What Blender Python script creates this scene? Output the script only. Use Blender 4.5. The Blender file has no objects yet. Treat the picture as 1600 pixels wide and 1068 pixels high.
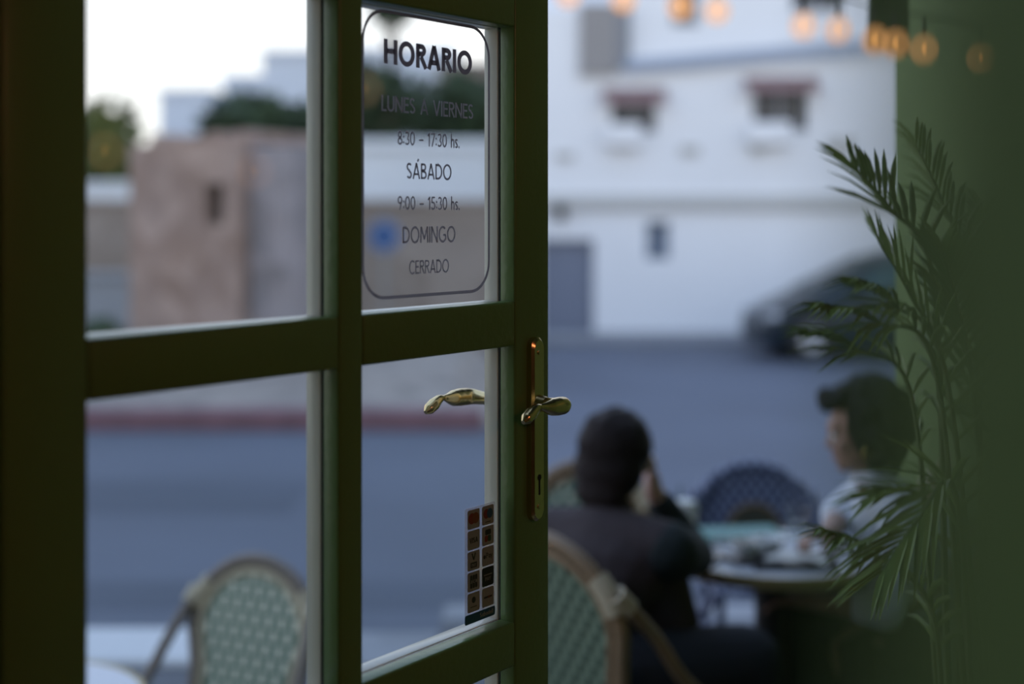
import bpy, bmesh, math, random
from mathutils import Vector, Matrix, Euler
random.seed(7)
S = bpy.context.scene
COL = S.collection
R = math.radians
EYE = 1.72

# ------------------------------------------------------------------ camera, world, exposure
cam_d = bpy.data.cameras.new('camera'); cam = bpy.data.objects.new('camera', cam_d); COL.objects.link(cam)
cam.location = (0, 0, EYE); cam.rotation_euler = (R(90), 0, 0)
cam_d.lens = 50; cam_d.sensor_width = 36; cam_d.shift_y = -0.1244
cam_d.clip_start = 0.01; cam_d.clip_end = 400
cam_d.dof.use_dof = True; cam_d.dof.focus_distance = 1.90; cam_d.dof.aperture_fstop = 1.55
S.camera = cam
w = bpy.data.worlds.new('sky'); S.world = w; w.use_nodes = True
nt = w.node_tree; nt.nodes.clear()
wo = nt.nodes.new('ShaderNodeOutputWorld'); bg = nt.nodes.new('ShaderNodeBackground')
tc = nt.nodes.new('ShaderNodeTexCoord'); sx = nt.nodes.new('ShaderNodeSeparateXYZ'); rp = nt.nodes.new('ShaderNodeValToRGB')
nt.links.new(tc.outputs['Generated'], sx.inputs[0]); nt.links.new(sx.outputs['Z'], rp.inputs[0])
nt.links.new(rp.outputs[0], bg.inputs[0]); nt.links.new(bg.outputs[0], wo.inputs[0])
el = rp.color_ramp.elements
el[0].position = 0.0; el[0].color = (1.0, .98, .92, 1)
el[1].position = 1.0; el[1].color = (.46, .64, 1.0, 1)
e = el.new(.13); e.color = (.98, .99, 1.0, 1)
e = el.new(.40); e.color = (.58, .73, 1.0, 1)
bg.inputs[1].default_value = 1.5
S.view_settings.view_transform = 'Standard'; S.view_settings.look = 'None'
S.view_settings.exposure = 0.0; S.view_settings.gamma = 1.0; S.view_settings.use_curve_mapping = False

# ------------------------------------------------------------------ materials
def pbr(name, col, rough=.6, metal=0, bump=0, bscale=40, var=0, spec=.5, vscale=None):
    m = bpy.data.materials.new(name); m.use_nodes = True; t = m.node_tree; b = t.nodes['Principled BSDF']
    b.inputs['Base Color'].default_value = (*col, 1); b.inputs['Roughness'].default_value = rough
    b.inputs['Metallic'].default_value = metal; b.inputs['Specular IOR Level'].default_value = spec
    if bump or var:
        co = t.nodes.new('ShaderNodeTexCoord')
        n = t.nodes.new('ShaderNodeTexNoise'); n.inputs['Scale'].default_value = vscale or bscale; n.inputs['Detail'].default_value = 5
        t.links.new(co.outputs['Object'], n.inputs['Vector'])
        if var:
            r = t.nodes.new('ShaderNodeValToRGB')
            r.color_ramp.elements[0].position = .3; r.color_ramp.elements[1].position = .7
            r.color_ramp.elements[0].color = (*[c * (1 - var) for c in col], 1)
            r.color_ramp.elements[1].color = (*[min(1, c * (1 + var)) for c in col], 1)
            t.links.new(n.outputs['Fac'], r.inputs[0]); t.links.new(r.outputs[0], b.inputs['Base Color'])
        if bump:
            n2 = t.nodes.new('ShaderNodeTexNoise'); n2.inputs['Scale'].default_value = bscale
            t.links.new(co.outputs['Object'], n2.inputs['Vector'])
            bp = t.nodes.new('ShaderNodeBump'); bp.inputs['Strength'].default_value = bump; bp.inputs['Distance'].default_value = .02
            t.links.new(n2.outputs['Fac'], bp.inputs['Height']); t.links.new(bp.outputs[0], b.inputs['Normal'])
    return m
def emit(name, col, s):
    m = bpy.data.materials.new(name); m.use_nodes = True; t = m.node_tree; t.nodes.clear()
    o = t.nodes.new('ShaderNodeOutputMaterial'); e = t.nodes.new('ShaderNodeEmission')
    e.inputs[0].default_value = (*col, 1); e.inputs[1].default_value = s; t.links.new(e.outputs[0], o.inputs[0]); return m
def glass(name, tint=(.97, .98, .98), rough=0.0, body=None, body_fac=0):
    """clear pane: transparent plus a mirror share that grows with the angle of view (Schlick)"""
    m = bpy.data.materials.new(name); m.use_nodes = True; t = m.node_tree; t.nodes.clear()
    o = t.nodes.new('ShaderNodeOutputMaterial'); g = t.nodes.new('ShaderNodeNewGeometry')
    dt = t.nodes.new('ShaderNodeVectorMath'); dt.operation = 'DOT_PRODUCT'
    t.links.new(g.outputs['Incoming'], dt.inputs[0]); t.links.new(g.outputs['Normal'], dt.inputs[1])
    def mth(op, a, b=None):
        n = t.nodes.new('ShaderNodeMath'); n.operation = op
        for i, v in enumerate((a, b)):
            if v is None: continue
            if isinstance(v, (int, float)): n.inputs[i].default_value = v
            else: t.links.new(v, n.inputs[i])
        return n.outputs[0]
    f = mth('ADD', mth('MULTIPLY', mth('POWER', mth('SUBTRACT', 1, mth('ABSOLUTE', dt.outputs['Value'])), 5), .96), .04)
    tr = t.nodes.new('ShaderNodeBsdfTransparent'); tr.inputs[0].default_value = (*tint, 1)
    base = tr.outputs[0]
    if body:
        df = t.nodes.new('ShaderNodeBsdfDiffuse'); df.inputs[0].default_value = (*body, 1)
        mb = t.nodes.new('ShaderNodeMixShader'); mb.inputs[0].default_value = body_fac
        t.links.new(base, mb.inputs[1]); t.links.new(df.outputs[0], mb.inputs[2]); base = mb.outputs[0]
    gl = t.nodes.new('ShaderNodeBsdfGlossy'); gl.inputs['Roughness'].default_value = rough
    mx = t.nodes.new('ShaderNodeMixShader')
    t.links.new(f, mx.inputs[0]); t.links.new(base, mx.inputs[1]); t.links.new(gl.outputs[0], mx.inputs[2])
    t.links.new(mx.outputs[0], o.inputs[0]); return m
def weave(name, ca, cb, px=.022, pz=.026, thr=.30):
    m = bpy.data.materials.new(name); m.use_nodes = True; t = m.node_tree; b = t.nodes['Principled BSDF']
    co = t.nodes.new('ShaderNodeTexCoord'); s = t.nodes.new('ShaderNodeSeparateXYZ'); t.links.new(co.outputs['Object'], s.inputs[0])
    def mth(op, a, b_=None):
        n = t.nodes.new('ShaderNodeMath'); n.operation = op
        for i, v in enumerate((a, b_)):
            if v is None: continue
            if isinstance(v, (int, float)): n.inputs[i].default_value = v
            else: t.links.new(v, n.inputs[i])
        return n.outputs[0]
    # the seat is laid in x and y, the back in x and z: z plus y serves both
    zz = mth('ADD', s.outputs['Z'], s.outputs['Y'])
    v = mth('MULTIPLY', mth('SINE', mth('MULTIPLY', s.outputs['X'], math.pi * 2 / px / 1.0)), mth('SINE', mth('MULTIPLY', zz, math.pi * 2 / pz / 1.0)))
    k = mth('GREATER_THAN', v, thr)
    mx = t.nodes.new('ShaderNodeMix'); mx.data_type = 'RGBA'
    mx.inputs[6].default_value = (*ca, 1); mx.inputs[7].default_value = (*cb, 1)
    t.links.new(k, mx.inputs[0]); t.links.new(mx.outputs[2], b.inputs['Base Color']); b.inputs['Roughness'].default_value = .5
    bp = t.nodes.new('ShaderNodeBump'); bp.inputs['Strength'].default_value = .4; bp.inputs['Distance'].default_value = .003
    t.links.new(v, bp.inputs['Height']); t.links.new(bp.outputs[0], b.inputs['Normal']); return m
def stone(name, c1, c2, c3, scale=3.5):
    m = bpy.data.materials.new(name); m.use_nodes = True; t = m.node_tree; b = t.nodes['Principled BSDF']
    co = t.nodes.new('ShaderNodeTexCoord'); v = t.nodes.new('ShaderNodeTexVoronoi'); v.inputs['Scale'].default_value = scale
    n = t.nodes.new('ShaderNodeTexNoise'); n.inputs['Scale'].default_value = 1.2; n.inputs['Detail'].default_value = 6
    t.links.new(co.outputs['Object'], v.inputs['Vector']); t.links.new(co.outputs['Object'], n.inputs['Vector'])
    sp = t.nodes.new('ShaderNodeSeparateXYZ'); t.links.new(v.outputs['Color'], sp.inputs[0])
    r = t.nodes.new('ShaderNodeValToRGB'); r.color_ramp.elements[0].color = (*c1, 1); r.color_ramp.elements[1].color = (*c2, 1)
    r.color_ramp.elements[0].position = .25; r.color_ramp.elements[1].position = .8
    t.links.new(sp.outputs[0], r.inputs[0])
    mx = t.nodes.new('ShaderNodeMix'); mx.data_type = 'RGBA'; mx.inputs[7].default_value = (*c3, 1)
    t.links.new(n.outputs['Fac'], mx.inputs[0]); t.links.new(r.outputs[0], mx.inputs[6]); t.links.new(mx.outputs[2], b.inputs['Base Color'])
    bp = t.nodes.new('ShaderNodeBump'); bp.inputs['Strength'].default_value = .7; bp.inputs['Distance'].default_value = .05
    t.links.new(v.outputs['Distance'], bp.inputs['Height']); t.links.new(bp.outputs[0], b.inputs['Normal'])
    b.inputs['Roughness'].default_value = .9; return m
M = {}
M['door_green'] = pbr('door_green_paint', (.115, .195, .060), .30, bump=.04, bscale=90, spec=.4)
M['door_cream'] = pbr('door_cream_paint', (.60, .58, .50), .25)
M['gasket'] = pbr('gasket', (.01, .01, .01), .7)
M['pane'] = glass('pane_glass')
M['brass'] = pbr('brass', (.66, .50, .25), .24, 1.0)
M['hole'] = pbr('keyhole_black', (.01, .008, .005), .8)
M['vinyl_dark'] = pbr('dark_vinyl', (.035, .03, .035), .5)
M['vinyl_grey'] = pbr('grey_vinyl', (.33, .35, .40), .5)
M['tile_grey'] = pbr('sticker_tile', (.27, .275, .265), .5)
M['ink_black'] = pbr('ink_black', (.015, .015, .018), .5)
M['ink_red'] = pbr('ink_red', (.19, .018, .015), .5)
M['ink_orange'] = pbr('ink_orange', (.17, .045, .018), .5)
M['ink_blue'] = pbr('ink_blue', (.02, .07, .16), .5)
M['ink_green'] = pbr('ink_green', (.015, .06, .03), .5)
M['ink_navy'] = pbr('ink_navy', (.015, .075, .17), .5)
M['ink_pale'] = pbr('ink_pale', (.32, .32, .30), .5)
M['film'] = glass('clear_film', (.98, .98, 1.0), .1, (.75, .78, .85), .30)
M['green_wall'] = pbr('green_wall_paint', (.125, .180, .055), .8, bump=.15, bscale=30, var=.06, vscale=2)
M['lit_pillar_paint'] = pbr('lit_pillar_paint', (.275, .41, .115), .8, bump=.15, bscale=30, var=.05, vscale=2)  # green wall paint lightened to imitate light falling on the pillar
M['room_wall'] = pbr('room_wall_paint', (.10, .12, .07), .8, bump=.1, bscale=40)
M['room_floor'] = pbr('room_floor_tiles', (.10, .075, .055), .5, var=.25, vscale=3)
M['ceiling'] = pbr('ceiling_paint', (.22, .21, .18), .9)
M['asphalt'] = pbr('asphalt', (.080, .094, .128), .75, bump=.25, bscale=60, var=.16, vscale=.35)
M['asphalt_dark'] = pbr('dark_asphalt', (.060, .072, .10), .8, bump=.2, bscale=60, var=.15, vscale=.5)
M['paving'] = pbr('paving', (.085, .09, .105), .8, bump=.2, bscale=20, var=.15, vscale=2)
M['kerb'] = pbr('kerb_stone', (.22, .23, .25), .85, var=.15, vscale=4)
M['kerb_white'] = pbr('white_kerb_paint', (.50, .51, .52), .6)
M['kerb_red'] = pbr('red_kerb_paint', (.17, .085, .10), .7, var=.25, vscale=3)
M['verge'] = stone('verge_rubble', (.20, .17, .15), (.36, .31, .27), (.25, .22, .20), 5)
M['tower'] = stone('tower_stone', (.27, .165, .115), (.46, .32, .25), (.31, .24, .22), 3)
M['tower_shade'] = stone('shaded_tower_stone', (.20, .17, .17), (.34, .29, .29), (.26, .24, .25), 3)  # greyer tower stone, shade of the right side put into the colour
M['tan'] = stone('tan_masonry', (.27, .21, .165), (.38, .31, .255), (.30, .25, .22), 2)
M['white_wall'] = pbr('white_render', (.80, .81, .82), .85, bump=.1, bscale=6, var=.03, vscale=.6)
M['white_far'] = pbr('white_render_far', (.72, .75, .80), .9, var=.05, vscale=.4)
M['band_grey'] = pbr('grey_cornice', (.52, .52, .50), .85)
M['shadow_blue'] = pbr('painted_shadow_band', (.32, .38, .48), .85)  # shadow line below the upper storey, painted as a colour
M['garage'] = pbr('grey_garage_door', (.19, .215, .28), .55)
M['win_dark'] = pbr('dark_window_glass', (.03, .035, .05), .08)
M['win_frame'] = pbr('grey_window_frame', (.22, .23, .25), .5)
M['win_white'] = pbr('white_window_frame', (.7, .71, .72), .5)
M['win_blue'] = pbr('blue_window_frame', (.20, .27, .38), .5)
M['awning_pink'] = pbr('faded_red_awning', (.36, .24, .24), .8)
M['shutter'] = pbr('taupe_shutter', (.34, .33, .33), .7)
M['roof'] = pbr('clay_roof', (.40, .22, .16), .85)
M['leaf_tree'] = pbr('tree_leaves', (.028, .05, .018), .7, var=.4, vscale=2)
M['leaf_yellow'] = pbr('yellow_green_leaves', (.075, .085, .012), .7, var=.4, vscale=2)
M['bark'] = pbr('bark', (.09, .06, .045), .9, bump=.5, bscale=20)
M['fence'] = pbr('grey_fence', (.30, .31, .33), .7)
M['hill'] = pbr('hillside', (.10, .13, .11), .9, var=.3, vscale=.1)
M['sign_blue'] = pbr('sign_blue', (.05, .12, .30), .4)
M['sign_white'] = pbr('sign_white', (.75, .75, .75), .4)
M['steel'] = pbr('galvanised_steel', (.35, .36, .37), .4, .8)
M['car_paint'] = pbr('car_paint', (.008, .018, .030), .35, spec=.3)
M['car_glass'] = pbr('car_glass', (.03, .07, .08), .1, spec=.35)
M['tyre'] = pbr('tyre_rubber', (.012, .012, .013), .8)
M['rim'] = pbr('alloy_rim', (.30, .31, .33), .4, .5)
M['lamp_glass'] = pbr('headlamp', (.4, .42, .45), .15)
M['rattan'] = pbr('rattan_frame', (.20, .135, .075), .5, var=.2, vscale=8)
M['rattan_grey'] = pbr('weathered_rattan', (.165, .135, .115), .55, var=.15, vscale=8)
M['binding'] = pbr('cream_binding', (.44, .39, .28), .6, bump=.4, bscale=200)
M['weave_green'] = weave('green_weave', (.06, .135, .105), (.66, .66, .54), .046, .060, .28)
M['weave_dark'] = weave('green_weave_fine', (.15, .21, .15), (.02, .045, .03), .042, .046, .25)
M['weave_blue'] = weave('navy_weave', (.045, .06, .13), (.22, .25, .36), .040, .044, .2)
M['olive_pad'] = pbr('olive_pad', (.045, .045, .028), .8)
M['table_top'] = pbr('table_laminate', (.56, .58, .64), .30)
M['table_edge'] = pbr('brass_table_edge', (.34, .27, .13), .4, .5)
M['iron'] = pbr('dark_iron', (.03, .026, .022), .5)
M['skin_w'] = pbr('brown_skin', (.30, .165, .12), .5)
M['skin_m'] = pbr('light_skin', (.52, .33, .28), .5)
M['lip'] = pbr('lip', (.35, .12, .11), .4)
M['eye_white'] = pbr('eye_white', (.7, .7, .7), .2)
M['iris'] = pbr('iris', (.03, .02, .012), .2)
M['hair_black'] = pbr('black_hair', (.008, .007, .008), .7, bump=.8, bscale=120, spec=.15)
M['hair_brown'] = pbr('dark_brown_hair', (.016, .010, .010), .6, bump=.6, bscale=160, spec=.18)
M['shirt'] = pbr('pale_shirt', (.55, .58, .64), .85, bump=.3, bscale=14)
M['trousers'] = pbr('dark_trousers', (.02, .022, .02), .85)
M['jacket'] = pbr('plum_jacket', (.034, .024, .027), .85, bump=.3, bscale=20)
M['sleeve'] = pbr('dark_teal_sleeve', (.011, .018, .020), .85, bump=.3, bscale=20)
M['jeans'] = pbr('dark_navy_trousers', (.010, .012, .020), .85)
M['shoe'] = pbr('black_shoe', (.012, .012, .012), .5)
M['gold'] = pbr('gold', (.8, .55, .18), .25, 1)
M['coffee'] = pbr('iced_coffee', (.30, .20, .10), .4)
M['foam'] = pbr('milk_foam', (.75, .76, .74), .8)
M['tumbler'] = glass('tumbler_glass', (.93, .95, .96))
M['china'] = pbr('white_china', (.72, .73, .75), .2)
M['paper'] = pbr('white_paper', (.90, .90, .87), .25)
M['black_plastic'] = pbr('black_plastic', (.015, .016, .02), .3)
M['teal'] = pbr('teal_card', (.05, .20, .19), .5)
M['mint'] = pbr('pale_green_cloth', (.22, .42, .30), .85, var=.25, vscale=12)
M['palm'] = pbr('palm_leaf', (.115, .175, .030), .45, var=.3, vscale=6)
M['palm_stem'] = pbr('palm_stem', (.085, .115, .03), .5)
M['terracotta'] = pbr('dark_planter', (.07, .075, .07), .7)
M['soil'] = pbr('soil', (.03, .022, .016), .95, bump=.6, bscale=60)
M['awning'] = pbr('green_canvas', (.035, .055, .03), .85)
M['cable'] = pbr('black_cable', (.012, .012, .012), .6)
M['bulb_glass'] = glass('bulb_glass', (.98, .97, .95))
M['filament'] = emit('glowing_filament', (1.0, .47, .13), 2.0)
def glow_glass(name, col, st, fac):
    m = emit(name, col, st); t = m.node_tree; o = t.nodes['Material Output']; e = t.nodes['Emission']
    tr = t.nodes.new('ShaderNodeBsdfTransparent'); mx = t.nodes.new('ShaderNodeMixShader'); mx.inputs[0].default_value = fac
    t.links.new(tr.outputs[0], mx.inputs[1]); t.links.new(e.outputs[0], mx.inputs[2]); t.links.new(mx.outputs[0], o.inputs[0]); return m
M['bulb_glow'] = glow_glass('glowing_bulb_glass', (1.0, .48, .17), 1.15, .24)
M['lamp_shade'] = pbr('lamp_shade', (.5, .42, .3), .6)

def film(name, front, through):
    m = bpy.data.materials.new(name); m.use_nodes = True; t = m.node_tree; t.nodes.clear()
    o = t.nodes.new('ShaderNodeOutputMaterial'); d = t.nodes.new('ShaderNodeBsdfDiffuse'); tr = t.nodes.new('ShaderNodeBsdfTranslucent'); a = t.nodes.new('ShaderNodeAddShader')
    d.inputs[0].default_value = (*front, 1); tr.inputs[0].default_value = (*through, 1)
    t.links.new(d.outputs[0], a.inputs[0]); t.links.new(tr.outputs[0], a.inputs[1]); t.links.new(a.outputs[0], o.inputs[0]); return m
M['vinyl_dark'] = film('dark_vinyl_film', (.03, .028, .03), (.25, .23, .24))
M['vinyl_grey'] = film('grey_vinyl_film', (.10, .10, .11), (.31, .30, .315))
M['vinyl_dark2'] = film('charcoal_vinyl_film', (.05, .05, .055), (.33, .32, .34))
M['vinyl_line'] = film('line_vinyl_film', (.05, .05, .055), (.30, .285, .295))
# ------------------------------------------------------------------ mesh helpers
def new_obj(name, bm, mats, parent=None, smooth=False, loc=None):
    me = bpy.data.meshes.new(name)
    bmesh.ops.recalc_face_normals(bm, faces=bm.faces)
    bm.to_mesh(me); bm.free()
    return link_mesh(name, me, mats, parent, smooth, loc)
def link_mesh(name, me, mats, parent=None, smooth=False, loc=None):
    if not isinstance(mats, (list, tuple)): mats = [mats]
    for m in mats: me.materials.append(M[m])
    if smooth:
        for p in me.polygons: p.use_smooth = True
        try: me.set_sharp_from_angle(angle=R(40))
        except Exception: pass
    o = bpy.data.objects.new(name, me); COL.objects.link(o)
    if parent: o.parent = parent
    if loc: o.location = loc
    return o
def tag(o, label, cat=None, group=None, kind=None):
    o['label'] = label
    if cat: o['category'] = cat
    if group: o['group'] = group
    if kind: o['kind'] = kind
    return o
def thing(name, label, cat, loc=(0, 0, 0), rz=0, group=None):
    o = bpy.data.objects.new(name, None); COL.objects.link(o); o.empty_display_size = .1
    o.location = loc; o.rotation_euler = (0, 0, rz)
    return tag(o, label, cat, group)
def struct(name, bm, mats, label=None, smooth=False):
    o = new_obj(name, bm, mats, None, smooth); o['kind'] = 'structure'
    if label: o['label'] = label
    return o
BM = bmesh.new
def box(bm, x0, x1, y0, y1, z0, z1, mi=0, bev=0, seg=2):
    vs = [bm.verts.new((x, y, z)) for z in (z0, z1) for y in (y0, y1) for x in (x0, x1)]
    fs = [bm.faces.new([vs[i] for i in q]) for q in ((0, 1, 3, 2), (4, 6, 7, 5), (0, 4, 5, 1), (2, 3, 7, 6), (0, 2, 6, 4), (1, 5, 7, 3))]
    for f in fs: f.material_index = mi
    if bev:
        es = list({e for f in fs for e in f.edges})
        r = bmesh.ops.bevel(bm, geom=es, offset=bev, segments=seg, affect='EDGES', profile=.5, clamp_overlap=True)
        for f in r['faces']: f.material_index = mi
    return fs
def basis(d):
    d = d.normalized(); a = Vector((0, 0, 1)) if abs(d.z) < .95 else Vector((0, 1, 0))
    s = d.cross(a).normalized(); return s, s.cross(d).normalized()
def tube(bm, pts, r, n=10, mi=0, closed=False, flat=1.0, caps=True, up=None):
    """sweep a round (or flattened) section along pts; r a number or one per point"""
    pts = [Vector(p) for p in pts]; N = len(pts); rs = r if isinstance(r, (list, tuple)) else [r] * N
    rings = []; prev = None
    for i, p in enumerate(pts):
        a = pts[(i - 1) % N] if closed or i > 0 else p; b = pts[(i + 1) % N] if closed or i < N - 1 else p
        t = (b - a).normalized()
        if up is not None:
            s = t.cross(Vector(up)).normalized(); u = s.cross(t).normalized()
        elif prev is None: s, u = basis(t)
        else:
            s = (prev - t * prev.dot(t)).normalized(); u = s.cross(t).normalized()
        prev = s
        rings.append([bm.verts.new(p + s * math.cos(k * 2 * math.pi / n) * rs[i] + u * math.sin(k * 2 * math.pi / n) * rs[i] * flat) for k in range(n)])
    for i in range(N if closed else N - 1):
        A, B = rings[i], rings[(i + 1) % N]
        for k in range(n):
            f = bm.faces.new((A[k], A[(k + 1) % n], B[(k + 1) % n], B[k])); f.material_index = mi
    if caps and not closed:
        for ring in (rings[0], rings[-1]):
            f = bm.faces.new(ring); f.material_index = mi
def lathe(bm, prof, n=28, c=(0, 0, 0), mi=0, close=False):
    """revolve (r, z) pairs around the z axis at c"""
    rings = []
    for r, z in prof:
        if r < 1e-6: rings.append([bm.verts.new((c[0], c[1], c[2] + z))])
        else: rings.append([bm.verts.new((c[0] + r * math.cos(k * 2 * math.pi / n), c[1] + r * math.sin(k * 2 * math.pi / n), c[2] + z)) for k in range(n)])
    for A, B in zip(rings, rings[1:]):
        for k in range(n):
            q = [A[k % len(A)], A[(k + 1) % len(A)], B[(k + 1) % len(B)], B[k % len(B)]]
            q = list(dict.fromkeys(q))
            if len(q) >= 3:
                f = bm.faces.new(q); f.material_index = mi
def ell(bm, c, r, rot=None, sub=2, mi=0):
    m = Matrix.Translation(Vector(c)) @ (rot.to_4x4() if rot is not None else Matrix.Identity(4)) @ Matrix.Diagonal((*r, 1))
    g = bmesh.ops.create_icosphere(bm, subdivisions=sub, radius=1, matrix=m)
    for v in g['verts']:
        for f in v.link_faces: f.material_index = mi
def cone(bm, a, ra, b, rb, n=14):
    a, b = Vector(a), Vector(b); d = b - a
    ell(bm, a, (ra,) * 3); ell(bm, b, (rb,) * 3)
    if d.length < 1e-5: return
    s, u = basis(d)
    A = [bm.verts.new(a + (s * math.cos(k * 2 * math.pi / n) + u * math.sin(k * 2 * math.pi / n)) * ra) for k in range(n)]
    B = [bm.verts.new(b + (s * math.cos(k * 2 * math.pi / n) + u * math.sin(k * 2 * math.pi / n)) * rb) for k in range(n)]
    for k in range(n): bm.faces.new((A[k], A[(k + 1) % n], B[(k + 1) % n], B[k]))
    bm.faces.new(A[::-1]); bm.faces.new(B)
def fuse(name, bm, mat, voxel=.008, parent=None, smooth_it=6):
    """weld overlapping closed shapes into ONE continuous skin"""
    bmesh.ops.recalc_face_normals(bm, faces=bm.faces)
    me = bpy.data.meshes.new('work'); bm.to_mesh(me); bm.free()
    t = bpy.data.objects.new('work', me); COL.objects.link(t)
    md = t.modifiers.new('r', 'REMESH'); md.mode = 'VOXEL'; md.voxel_size = voxel
    sm = t.modifiers.new('s', 'SMOOTH'); sm.iterations = smooth_it; sm.factor = .5
    dg = bpy.context.evaluated_depsgraph_get(); dg.update()
    out = bpy.data.meshes.new_from_object(t.evaluated_get(dg)); out.name = name
    out.materials.clear()
    bpy.data.objects.remove(t); bpy.data.meshes.remove(me)
    for p in out.polygons: p.use_smooth = True
    return link_mesh(name, out, mat, parent)
def bez(p, n=12):
    """smooth curve through the points (Catmull-Rom)"""
    p = [Vector(q) for q in p]; out = []
    P = [p[0] * 2 - p[1]] + p + [p[-1] * 2 - p[-2]]
    for i in range(1, len(P) - 2):
        a, b, c, d = P[i - 1:i + 3]
        for k in range(n):
            t = k / n
            out.append(.5 * ((2 * b) + (c - a) * t + (2 * a - 5 * b + 4 * c - d) * t * t + (3 * b - a - 3 * c + d) * t ** 3))
    out.append(p[-1]); return out
def wall_open(bm, x0, x1, z0, z1, y0, y1, holes, mi=0):
    """wall in x-z with rectangular openings (x0, x1, z0, z1), thick from y0 to y1"""
    xs = sorted({x0, x1, *[h[0] for h in holes], *[h[1] for h in holes]}); zs = sorted({z0, z1, *[h[2] for h in holes], *[h[3] for h in holes]})
    xs = [x for x in xs if x0 <= x <= x1]; zs = [z for z in zs if z0 <= z <= z1]
    for a, b in zip(xs, xs[1:]):
        run = None
        for c, d in zip(zs, zs[1:]):
            mx, mz = (a + b) / 2, (c + d) / 2
            if any(h[0] < mx < h[1] and h[2] < mz < h[3] for h in holes):
                if run: box(bm, a, b, y0, y1, *run, mi); run = None
            else: run = (run[0], d) if run else (c, d)
        if run: box(bm, a, b, y0, y1, *run, mi)
def children_of(o): return list(o.children)
def copy_tree(o, parent=None):
    c = o.copy(); COL.objects.link(c)
    if parent: c.parent = parent
    for ch in children_of(o): copy_tree(ch, c)
    return c

# ------------------------------------------------------------------ the room behind the camera and the facade
FY = 1.26            # facade line
def bx_struct(name, mat, dims, label):
    b = BM(); box(b, *dims); return struct(name, b, mat, label)
bx_struct('floor', 'room_floor', (-2.6, 2.1, -3.1, FY - .02, .22, .42), 'brown tiled floor inside the cafe')
bx_struct('ceiling', 'ceiling', (-2.6, 2.1, -3.1, FY + .06, 3.05, 3.2), 'ceiling inside the cafe')
bx_struct('wall_left', 'room_wall', (-2.7, -2.6, -3.1, FY, .22, 3.2), 'left wall of the cafe room')
bx_struct('wall_back', 'room_wall', (-2.7, 2.2, -3.2, -3.1, .22, 3.2), 'rear wall of the cafe room')
bx_struct('wall_right', 'room_wall', (2.1, 2.2, -3.1, FY, .22, 3.2), 'right wall of the cafe room')
b = BM(); wall_open(b, -2.7, 2.2, 0.0, 3.2, FY - .14, FY + .06, [(-.475, 1.15, .42, 2.56), (-2.45, -.72, 1.0, 2.75)])
struct('wall_front', b, 'green_wall', 'green front wall around the open doorway')
b = BM()
for q in ((-2.45, -.72, 1.0, 1.06), (-2.45, -.72, 2.69, 2.75), (-2.45, -2.39, 1.06, 2.69), (-.78, -.72, 1.06, 2.69), (-1.615, -1.555, 1.06, 2.69)): box(b, q[0], q[1], FY - .08, FY - .02, q[2], q[3], bev=.004)
struct('added_window_1', b, 'door_green', 'large unseen front window added to light the pillar')  # out of view, added so daylight reaches the pillar
b = BM(); box(b, -2.39, -.78, FY - .052, FY - .048, 1.06, 2.69); struct('added_window_1_pane', b, 'pane')
b = BM(); box(b, -.475, 1.15, FY - .14, FY + .06, .40, .425, bev=.004); struct('trim_1', b, 'kerb', 'stone threshold of the doorway')
bx_struct('pillar', 'lit_pillar_paint', (.0455, .42, -.55, .172, .42, 3.05), 'green painted pillar close beside the camera, far out of focus')
b = BM(); box(b, 1.42, 1.62, FY + .06, 5.22, -.1, 3.3); struct('wall_terrace', b, 'green_wall', 'dark green terrace side wall behind the potted palm')

# ------------------------------------------------------------------ ground
b = BM(); box(b, -.30, 7, FY + .06, 6.05, -.4, 0.0, bev=.01); struct('pavement', b, 'paving', 'dark grey terrace paving under the round table')
b = BM(); box(b, -9, -.302, FY + .06, 5.88, -.5, -.15); struct('pavement_lower', b, 'paving', 'dark grey lower paving under the cane chair by the door')
b = BM(); box(b, -.30, 7, 6.05, 6.30, -.4, 0.0, bev=.02); struct('kerb', b, 'kerb', 'grey kerb along the terrace')
b = BM(); box(b, -9, -1.12, 5.88, 6.36, -.4, -.12, bev=.02); struct('kerb_painted', b, 'kerb_white', 'white painted kerb behind the cane chair')
b = BM(); box(b, -1.118, -.302, 5.88, 6.36, -.4, -.14, bev=.02); struct('kerb_plain', b, 'kerb', 'plain grey kerb stone')
b = BM(); box(b, -8, -1.4, 8.9, 10.0, -.2, -.147); box(b, -2.8, 6, 6.75, 7.25, -.2, -.147); struct('road_strips', b, 'asphalt_dark', 'darker asphalt strips on the road')  # two darker bands laid on the road
b = BM(); box(b, -60, 60, 6.30, 130, -.6, -.15); struct('road', b, 'asphalt', 'blue grey asphalt road')
b = BM(); box(b, -12, -.25, 12.3, 12.6, -.4, 0.02, bev=.02); struct('kerb_red', b, 'kerb_red', 'faded red painted kerb across the road')
b = BM()
vs = {}
nx, ny = 26, 8
for i in range(nx + 1):
    for j in range(ny + 1):
        x = -12 + i * (11.9 / nx); y = 12.55 + j * .55
        z = -.02 + min(1, j / 4) * .26 + random.uniform(-.03, .03)
        if i == nx: z = -.16
        vs[i, j] = b.verts.new((x, y, z))
for i in range(nx):
    for j in range(ny): b.faces.new((vs[i, j], vs[i + 1, j], vs[i + 1, j + 1], vs[i, j + 1]))
bmesh.ops.extrude_face_region(b, geom=b.faces[:])
for v in list(b.verts)[(nx + 1) * (ny + 1):]: v.co.z = -.4
struct('verge_ground', b, 'verge', 'stony sand coloured verge above the red kerb')
b = BM(); box(b, -.1, 9, 20.3, 21.4, -.5, -.04, bev=.02); struct('pavement_far', b, 'kerb', 'narrow grey pavement before the white townhouse')

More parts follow.
